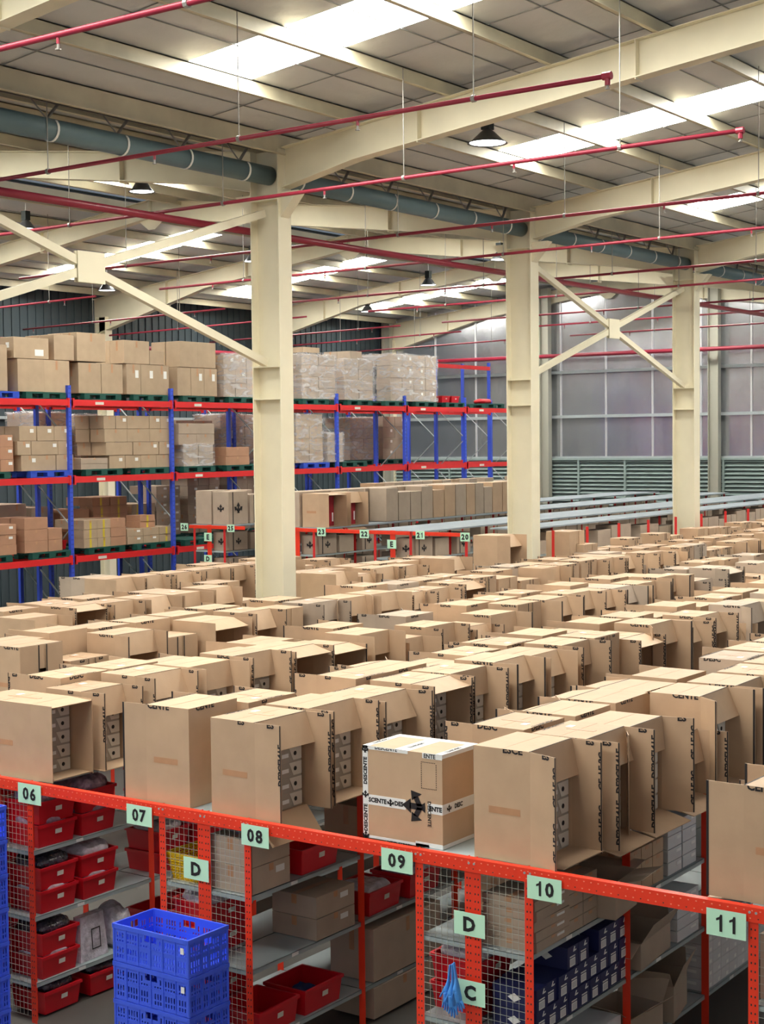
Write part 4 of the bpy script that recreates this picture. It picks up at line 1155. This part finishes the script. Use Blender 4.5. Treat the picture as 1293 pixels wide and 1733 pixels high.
pal = MB()
for x0, x1 in ((-.55, -.38), (-.09, .09), (.38, .55)):
    for y0, y1 in ((-.5, -.36), (-.07, .07), (.36, .5)): pal.box(x0, x1, y0, y1, 0, .11)
for i in range(7): pal.box(-.55, .55, -.5 + i * .145, -.5 + i * .145 + .12, .11, .14)
for y0 in (-.5, -.07, .36): pal.box(-.55, .55, y0, y0 + .14, 0, .02)
for x0 in (-.55, -.09, .38): pal.box(x0, x0 + .17, -.5, .5, .095, .11)
PALG = pal.mesh('pallet', [GPAL]); PALB = pal.mesh('pallet', [BPAL])
lev = {3: 'top', 2: 'middle', 1: 'lower', 0: 'floor'}
npal = {}
LZ = {3: LV[2], 2: LV[1], 1: LV[0], 0: 0.0}
def pallet(level, px, py=0, blue=False, back=0):
    z = LZ[level]; Y = RY + .5 + back * 1.6
    c = hitY(px, 700, RY + back * 1.6); nn = npal.get((level, back), 0); npal[(level, back)] = nn + 1
    o = link('pallet', PALB if blue else PALG, None, (c.x, Y, z + .002))
    tag(o, '%s plastic pallet on the %s level of the %s rack, %s listed from the left' % ('blue' if blue else 'green', lev[level], 'rear' if back else 'front', ON[nn]), 'pallet', 'pallets on the racks')
    o['label'] = '%s plastic pallet on the %s level of the %s rack, %s from the left' % ('blue' if blue else 'green', lev[level], 'rear' if back else 'front', ON[nn])
    return c.x, z + .145
npile = [0]
def pile(level, px0, px1, z0, z1, cols, rows, desc, card=CARD, back=0, yt=False, lab=0, dep=.9, film=False, jit=.02):
    """cols: number or list of fractions; z0/z1 above the pallet top; two ranks deep"""
    Yf = RY + .02 + back * 1.6 + (0 if dep >= .9 else .08)
    xa = hitY(px0, 700, Yf).x; xb = hitY(px1, 700, Yf).x; zb = LZ[level] + .145 + z0; hh = (z1 - z0) / rows
    wd = (xb - xa) / cols
    for r_ in range(rows):
        for c_ in range(cols):
            for q in range(2 if dep > .7 else 1):
                dd = dep / (2 if dep > .7 else 1)
                if q == 1 and r_ < rows - 1: continue
                l = lab if rnd.random() < .8 else 0
                solid('carton', (xa + wd * (c_ + .5), Yf + .04 + dd * (q + .5) + rnd.uniform(-jit, jit) * .5, zb + r_ * hh), round(wd * .975, 3), round(dd * .95, 2), round(hh * .99, 3),
                      '%s carton, %s, %s layer, %s across%s' % (('tan', 'grey-brown', 'reddish')[[CARD, CARD2, CARD3].index(card)], desc, ON[r_], ON[c_], ', rear' if q else ''), 'carton', 'cartons ' + desc, RCARD if card is CARD else card, rz=rnd.uniform(-jit, jit), lab=l, ytape=yt, seam=rnd.random() < .5)
    if film:
        bm = bmesh.new(); W_ = xb - xa + .05; D_ = dep + .06; Hh = z1 - z0 + .02
        bmesh.ops.create_cube(bm, size=1); bmesh.ops.subdivide_edges(bm, edges=bm.edges[:], cuts=12, use_grid_fill=True)
        bm.faces.ensure_lookup_table()
        bmesh.ops.delete(bm, geom=[f_ for f_ in bm.faces if f_.normal.z < -.5], context='FACES')
        for v in bm.verts:
            n = mnoise.noise(v.co * 5 + Vector((px0, level, 0))) * .03
            v.co = Vector((v.co.x * (W_ + n), v.co.y * (D_ + n), (v.co.z + .5) * Hh + (n if v.co.z > 0 else 0)))
        me = bpy.data.meshes.new('stretch_film'); bm.to_mesh(me); bm.free(); me.materials.append(FILM)
        for p in me.polygons: p.use_smooth = True
        o = link('stretch_film', me, None, ((xa + xb) / 2, Yf + .04 + dep / 2, zb + .005))
        tag(o, 'clear wrinkled stretch film around the cartons ' + desc, 'film')
# top level
T3 = 'top rack level'
for px, bl in ((-2, 1), (79, 0), (175, 0), (256, 0), (337, 0), (413, 0), (470, 0), (535, 0), (609, 0), (672, 0), (722, 0), (772, 0), (838, 0)): pallet(3, px, 0, bl)
pile(3, -40, 17, 0, .95, 2, 1, 'on top level blue pallet at left edge')
pile(3, 34, 122, 0, .68, 2, 1, 'bottom course, pallet left of the first blue upright')
pile(3, 28, 88, .68, 1.12, 1, 1, 'upper course, pallet left of the first blue upright', lab=2)
pile(3, 137, 212, 0, .66, 2, 1, 'top rack level right of the first blue upright')
pile(3, 96, 130, .68, 1.22, 1, 1, 'tall orange-tinted, second course above the first blue upright', lab=1)
pile(3, 134, 184, .68, 1.30, 1, 1, 'tallest upper course right of the first upright')
pile(3, 218, 290, 0, .68, 3, 1, 'bottom course, pallet left of the second blue upright', lab=1)
pile(3, 214, 258, .68, 1.2, 1, 1, 'upper course, pallet left of the second blue upright')
pile(3, 258, 282, .68, 1.0, 1, 1, 'short upper one left of the second blue upright')
pile(3, 304, 371, 0, .66, 3, 1, 'bottom course, pallet right of the second blue upright', lab=1)
pile(3, 308, 369, .66, 1.26, 2, 1, 'upper course, pallet right of the second blue upright')
pile(3, 382, 440, 0, 1.0, 3, 3, 'film-wrapped load left of the nearest column, top', CARD2, lab=1, film=True)
pile(3, 440, 492, 0, 1.1, 3, 3, 'film-wrapped load behind the nearest column, top', CARD2, lab=1, film=True)
pile(3, 514, 570, 0, 1.15, 2, 4, 'film-wrapped load right of the nearest column, top', CARD2, film=True)
pile(3, 517, 545, 1.18, 1.32, 1, 1, 'single one atop the wrapped load right of the column', CARD)
pile(3, 586, 634, 0, 1.08, 2, 4, 'film-wrapped load at mid rack, top', CARD2, film=True)
pile(3, 596, 616, 1.08, 1.3, 1, 1, 'single one atop the wrapped load at mid rack', CARD2)
pile(3, 664, 742, 0, 1.30, 4, 4, 'film-wrapped load alone at the rack right end, top', CARD2, lab=1, film=True, dep=1.0)
for i, px in enumerate((760, 776)):
    c = hitY(px, 700, RY); o = link('plastic_bin', RB, None, (c.x, RY + .3, LZ[3] + .145)); tag(o, 'red plastic bin on the top rack level pallet, %s of the pair' % ('left', 'right')[i], 'bin', 'red bins on the top rack level')
c = hitY(836, 700, RY); bag_thing((c.x, RY + .4, LZ[3] + .142), .6, .4, .16, RED, 'red bagged bundle on the rightmost pallet of the top rack level', 40)
# middle level
for px, bl in ((-20, 0), (84, 1), (175, 0), (256, 0), (337, 0), (408, 0), (470, 0), (535, 1), (600, 0)): pallet(2, px, 0, bl)
M2 = 'middle level'
pile(2, -45, 24, 0, .75, 3, 3, 'at the left edge of the middle level', CARD3, lab=1)
pile(2, 36, 125, 0, .33, 3, 1, 'base course on the blue pallet, middle level', lab=1)
pile(2, 30, 122, .33, .62, 4, 1, 'second course on the blue pallet, middle level', lab=1)
pile(2, 34, 122, .62, .93, 3, 1, 'third course on the blue pallet, middle level', lab=1)
pile(2, 137, 184, 0, .24, 1, 2, 'low pile right of first upright, middle level', CARD2)
pile(2, 186, 292, 0, .29, 4, 1, 'base course left of second upright, middle level', lab=1)
pile(2, 180, 292, .29, .58, 5, 1, 'second course left of second upright, middle level', lab=1)
pile(2, 178, 292, .58, .87, 3, 1, 'third course left of second upright, middle level')
pile(2, 178, 292, .87, 1.16, 6, 1, 'fourth course left of second upright, middle level', lab=1)
pile(2, 312, 362, 0, .5, 2, 3, 'film-wrapped low load right of second upright, middle level', CARD2, film=True)
pile(2, 304, 365, .5, 1.0, 2, 2, 'above the low wrapped load, middle level', CARD2)
pile(2, 384, 424, 0, .43, 1, 2, 'reddish pair left of nearest column, middle level', CARD3)
pile(2, 502, 548, 0, 1.25, 2, 4, 'film-wrapped tall load right of nearest column, middle level', CARD, film=True)
pile(2, 556, 582, 0, .75, 2, 4, 'film-wrapped short load right of nearest column, middle level', CARD2, film=True)
# lower level
for px, bl in ((-20, 0), (84, 0), (177, 0), (256, 0), (337, 0), (408, 0)): pallet(1, px, 0, bl)
pile(1, -40, 26, 0, .62, 2, 3, 'reddish stack at the left edge, lower level', CARD3, lab=1)
pile(1, 40, 80, 0, .72, 1, 3, 'reddish stack left of first upright, lower level', CARD3)
pile(1, 80, 104, 0, .48, 1, 2, 'short reddish stack left of first upright, lower level', CARD3)
pile(1, 140, 186, 0, .60, 2, 3, 'yellow-taped stack right of first upright, lower level', CARD, yt=True)
pile(1, 186, 212, 0, .60, 1, 3, 'plain stack beside the yellow-taped one, lower level', CARD3)
pile(1, 214, 268, 0, .34, 2, 2, 'low stack left of second upright, lower level', CARD, lab=1)
pile(1, 268, 293, 0, .34, 1, 2, 'yellow-taped low stack left of second upright, lower level', CARD, yt=True)
pile(1, 236, 262, .34, .62, 1, 2, 'pale small pair on the low stack, lower level', CARD3, yt=True, dep=.45)
c = hitY(113, 700, RY); o = link('plastic_bin', RB, None, (c.x, RY + .5, LZ[1] + .145)); tag(o, 'single red plastic bin on the lower rack level', 'bin')
# rear rack
for lv, px in ((3, 560), (2, 90), (2, 150), (2, 330), (2, 400), (2, 440), (2, 615), (2, 668), (1, 20), (1, 70), (1, 120), (1, 180), (1, 240), (1, 280), (1, 350), (1, 420)): pallet(lv, px, back=1)
pile(2, 60, 118, 0, 1.25, 2, 4, 'film-wrapped in rear rack above the blue pallet', CARD2, back=1, film=True)
pile(2, 128, 172, 0, 1.2, 2, 4, 'film-wrapped in rear rack right of first upright', CARD2, back=1, film=True)
pile(2, 300, 362, 0, 1.1, 2, 4, 'in the rear rack right of second upright', CARD2, back=1)
pile(2, 375, 436, 0, 1.25, 3, 4, 'film-wrapped in rear rack left of nearest column', CARD2, back=1, lab=1, film=True)
pile(2, 594, 640, 0, 1.2, 2, 4, 'film-wrapped in rear rack at mid length', CARD2, back=1, film=True)
pile(2, 650, 690, 0, 1.25, 2, 4, 'in rear rack nearest its empty bays', CARD2, back=1, lab=1)
pile(1, -20, 44, 0, .95, 2, 2, 'pale big ones in rear rack at left edge', CARD2, back=1)
pile(1, 52, 90, 0, .85, 1, 2, 'pale big pair in rear rack left of first upright', CARD2, back=1)
pile(1, 100, 150, 0, .75, 2, 3, 'in rear rack behind the first blue upright', CARD3, back=1)
pile(1, 156, 215, 0, 1.0, 2, 5, 'in rear rack behind the yellow-taped stack', CARD3, back=1, yt=True)
pile(1, 222, 262, 0, .8, 2, 4, 'in rear rack behind the low stack', CARD, back=1, yt=True)
pile(1, 264, 305, 0, 1.2, 2, 6, 'tall shoe-box like stack in rear rack', CARD2, back=1, lab=1)
pile(1, 318, 372, 0, 1.4, 3, 6, 'tall stack behind sign 26 in rear rack', CARD2, back=1, lab=1)
pile(1, 385, 436, 0, 1.4, 3, 6, 'tall stack behind sign 25 in rear rack', CARD2, back=1, lab=1)
# floor level goods under the racks
for i, (px, dz, dx) in enumerate(((-8, .9, 1.0), (50, 1.1, 1.0), (110, .8, .9), (165, 1.3, .8), (212, 1.2, .75), (256, 1.45, .7), (300, 1.3, .7))):
    c = hitY(px, 700, RY); solid('carton', (c.x, RY + .6, 0), dx, .8, dz, 'large dim carton on the floor under the rack, %s from the left' % ON[i], 'carton', 'large cartons under the rack', CARD2 if i % 2 else CARD)
# ------------------------------------------------------------------ the many: 300 largest cartons stay things, the rest is one heap
bpy.context.view_layer.update()
kids = {}
for o in bpy.data.objects:
    if o.parent: kids.setdefault(o.parent.name, []).append(o)
def footprint(o):
    P = Vector(o.matrix_world.translation); d = P - Vector((0, 0, H)); dep = d.dot(FW)
    dm = o.dimensions if o.type == 'MESH' else Vector((.5, .5, .6))
    x = 646.5 + FOC * d.dot(RT) / dep; y = 866.5 - FOC * (d + Vector((0, 0, dm.z / 2))).dot(UP) / dep
    return x, y, FOC * max(dm.x, dm.y) / dep, FOC * dm.z / dep
drop = []; cand = []
for o in list(bpy.data.objects):
    if o.parent is None and o.get('category') in ('carton', 'film', 'pallet', 'bin', 'shoe box', 'box', 'garment bag', 'glove'):
        x, y, w_, h_ = footprint(o)
        if x + w_ * 1.3 < -15 or x - w_ * 1.3 > 1308 or y - h_ * .8 > 1750:
            drop.append(o); continue
        if o.get('category') == 'carton': cand.append((w_ * h_, o.name, o))
def zap(o):
    for c in kids.get(o.name, []):
        for g in kids.get(c.name, []): bpy.data.objects.remove(g)
        bpy.data.objects.remove(c)
    bpy.data.objects.remove(o)
for o in drop: zap(o)
cand.sort(key=lambda t: (-t[0], t[1]))
rest = [t[2] for t in cand[300:] if t[2].type == 'MESH']
V = []; F = []; MI = []; mats = []
for o in rest:
    for c in [o] + kids.get(o.name, []):
        me = c.data; n = len(V); M = c.matrix_world
        V += [tuple(M @ v.co) for v in me.vertices]
        mp = []
        for m_ in me.materials:
            if m_ not in mats: mats.append(m_)
            mp.append(mats.index(m_))
        for p in me.polygons: F.append(tuple(n + i for i in p.vertices)); MI.append(mp[p.material_index])
for o in rest: zap(o)
if V:
    me = bpy.data.meshes.new('distant_cartons'); me.from_pydata(V, [], F)
    for m_ in mats: me.materials.append(m_)
    me.polygons.foreach_set('material_index', MI); me.update()
    tag(link('distant_cartons', me), 'smallest distant brown cartons stacked on the racks and far shelving', 'cartons', kind='stuff')
print('cartons', len(cand), 'rest', len(rest))
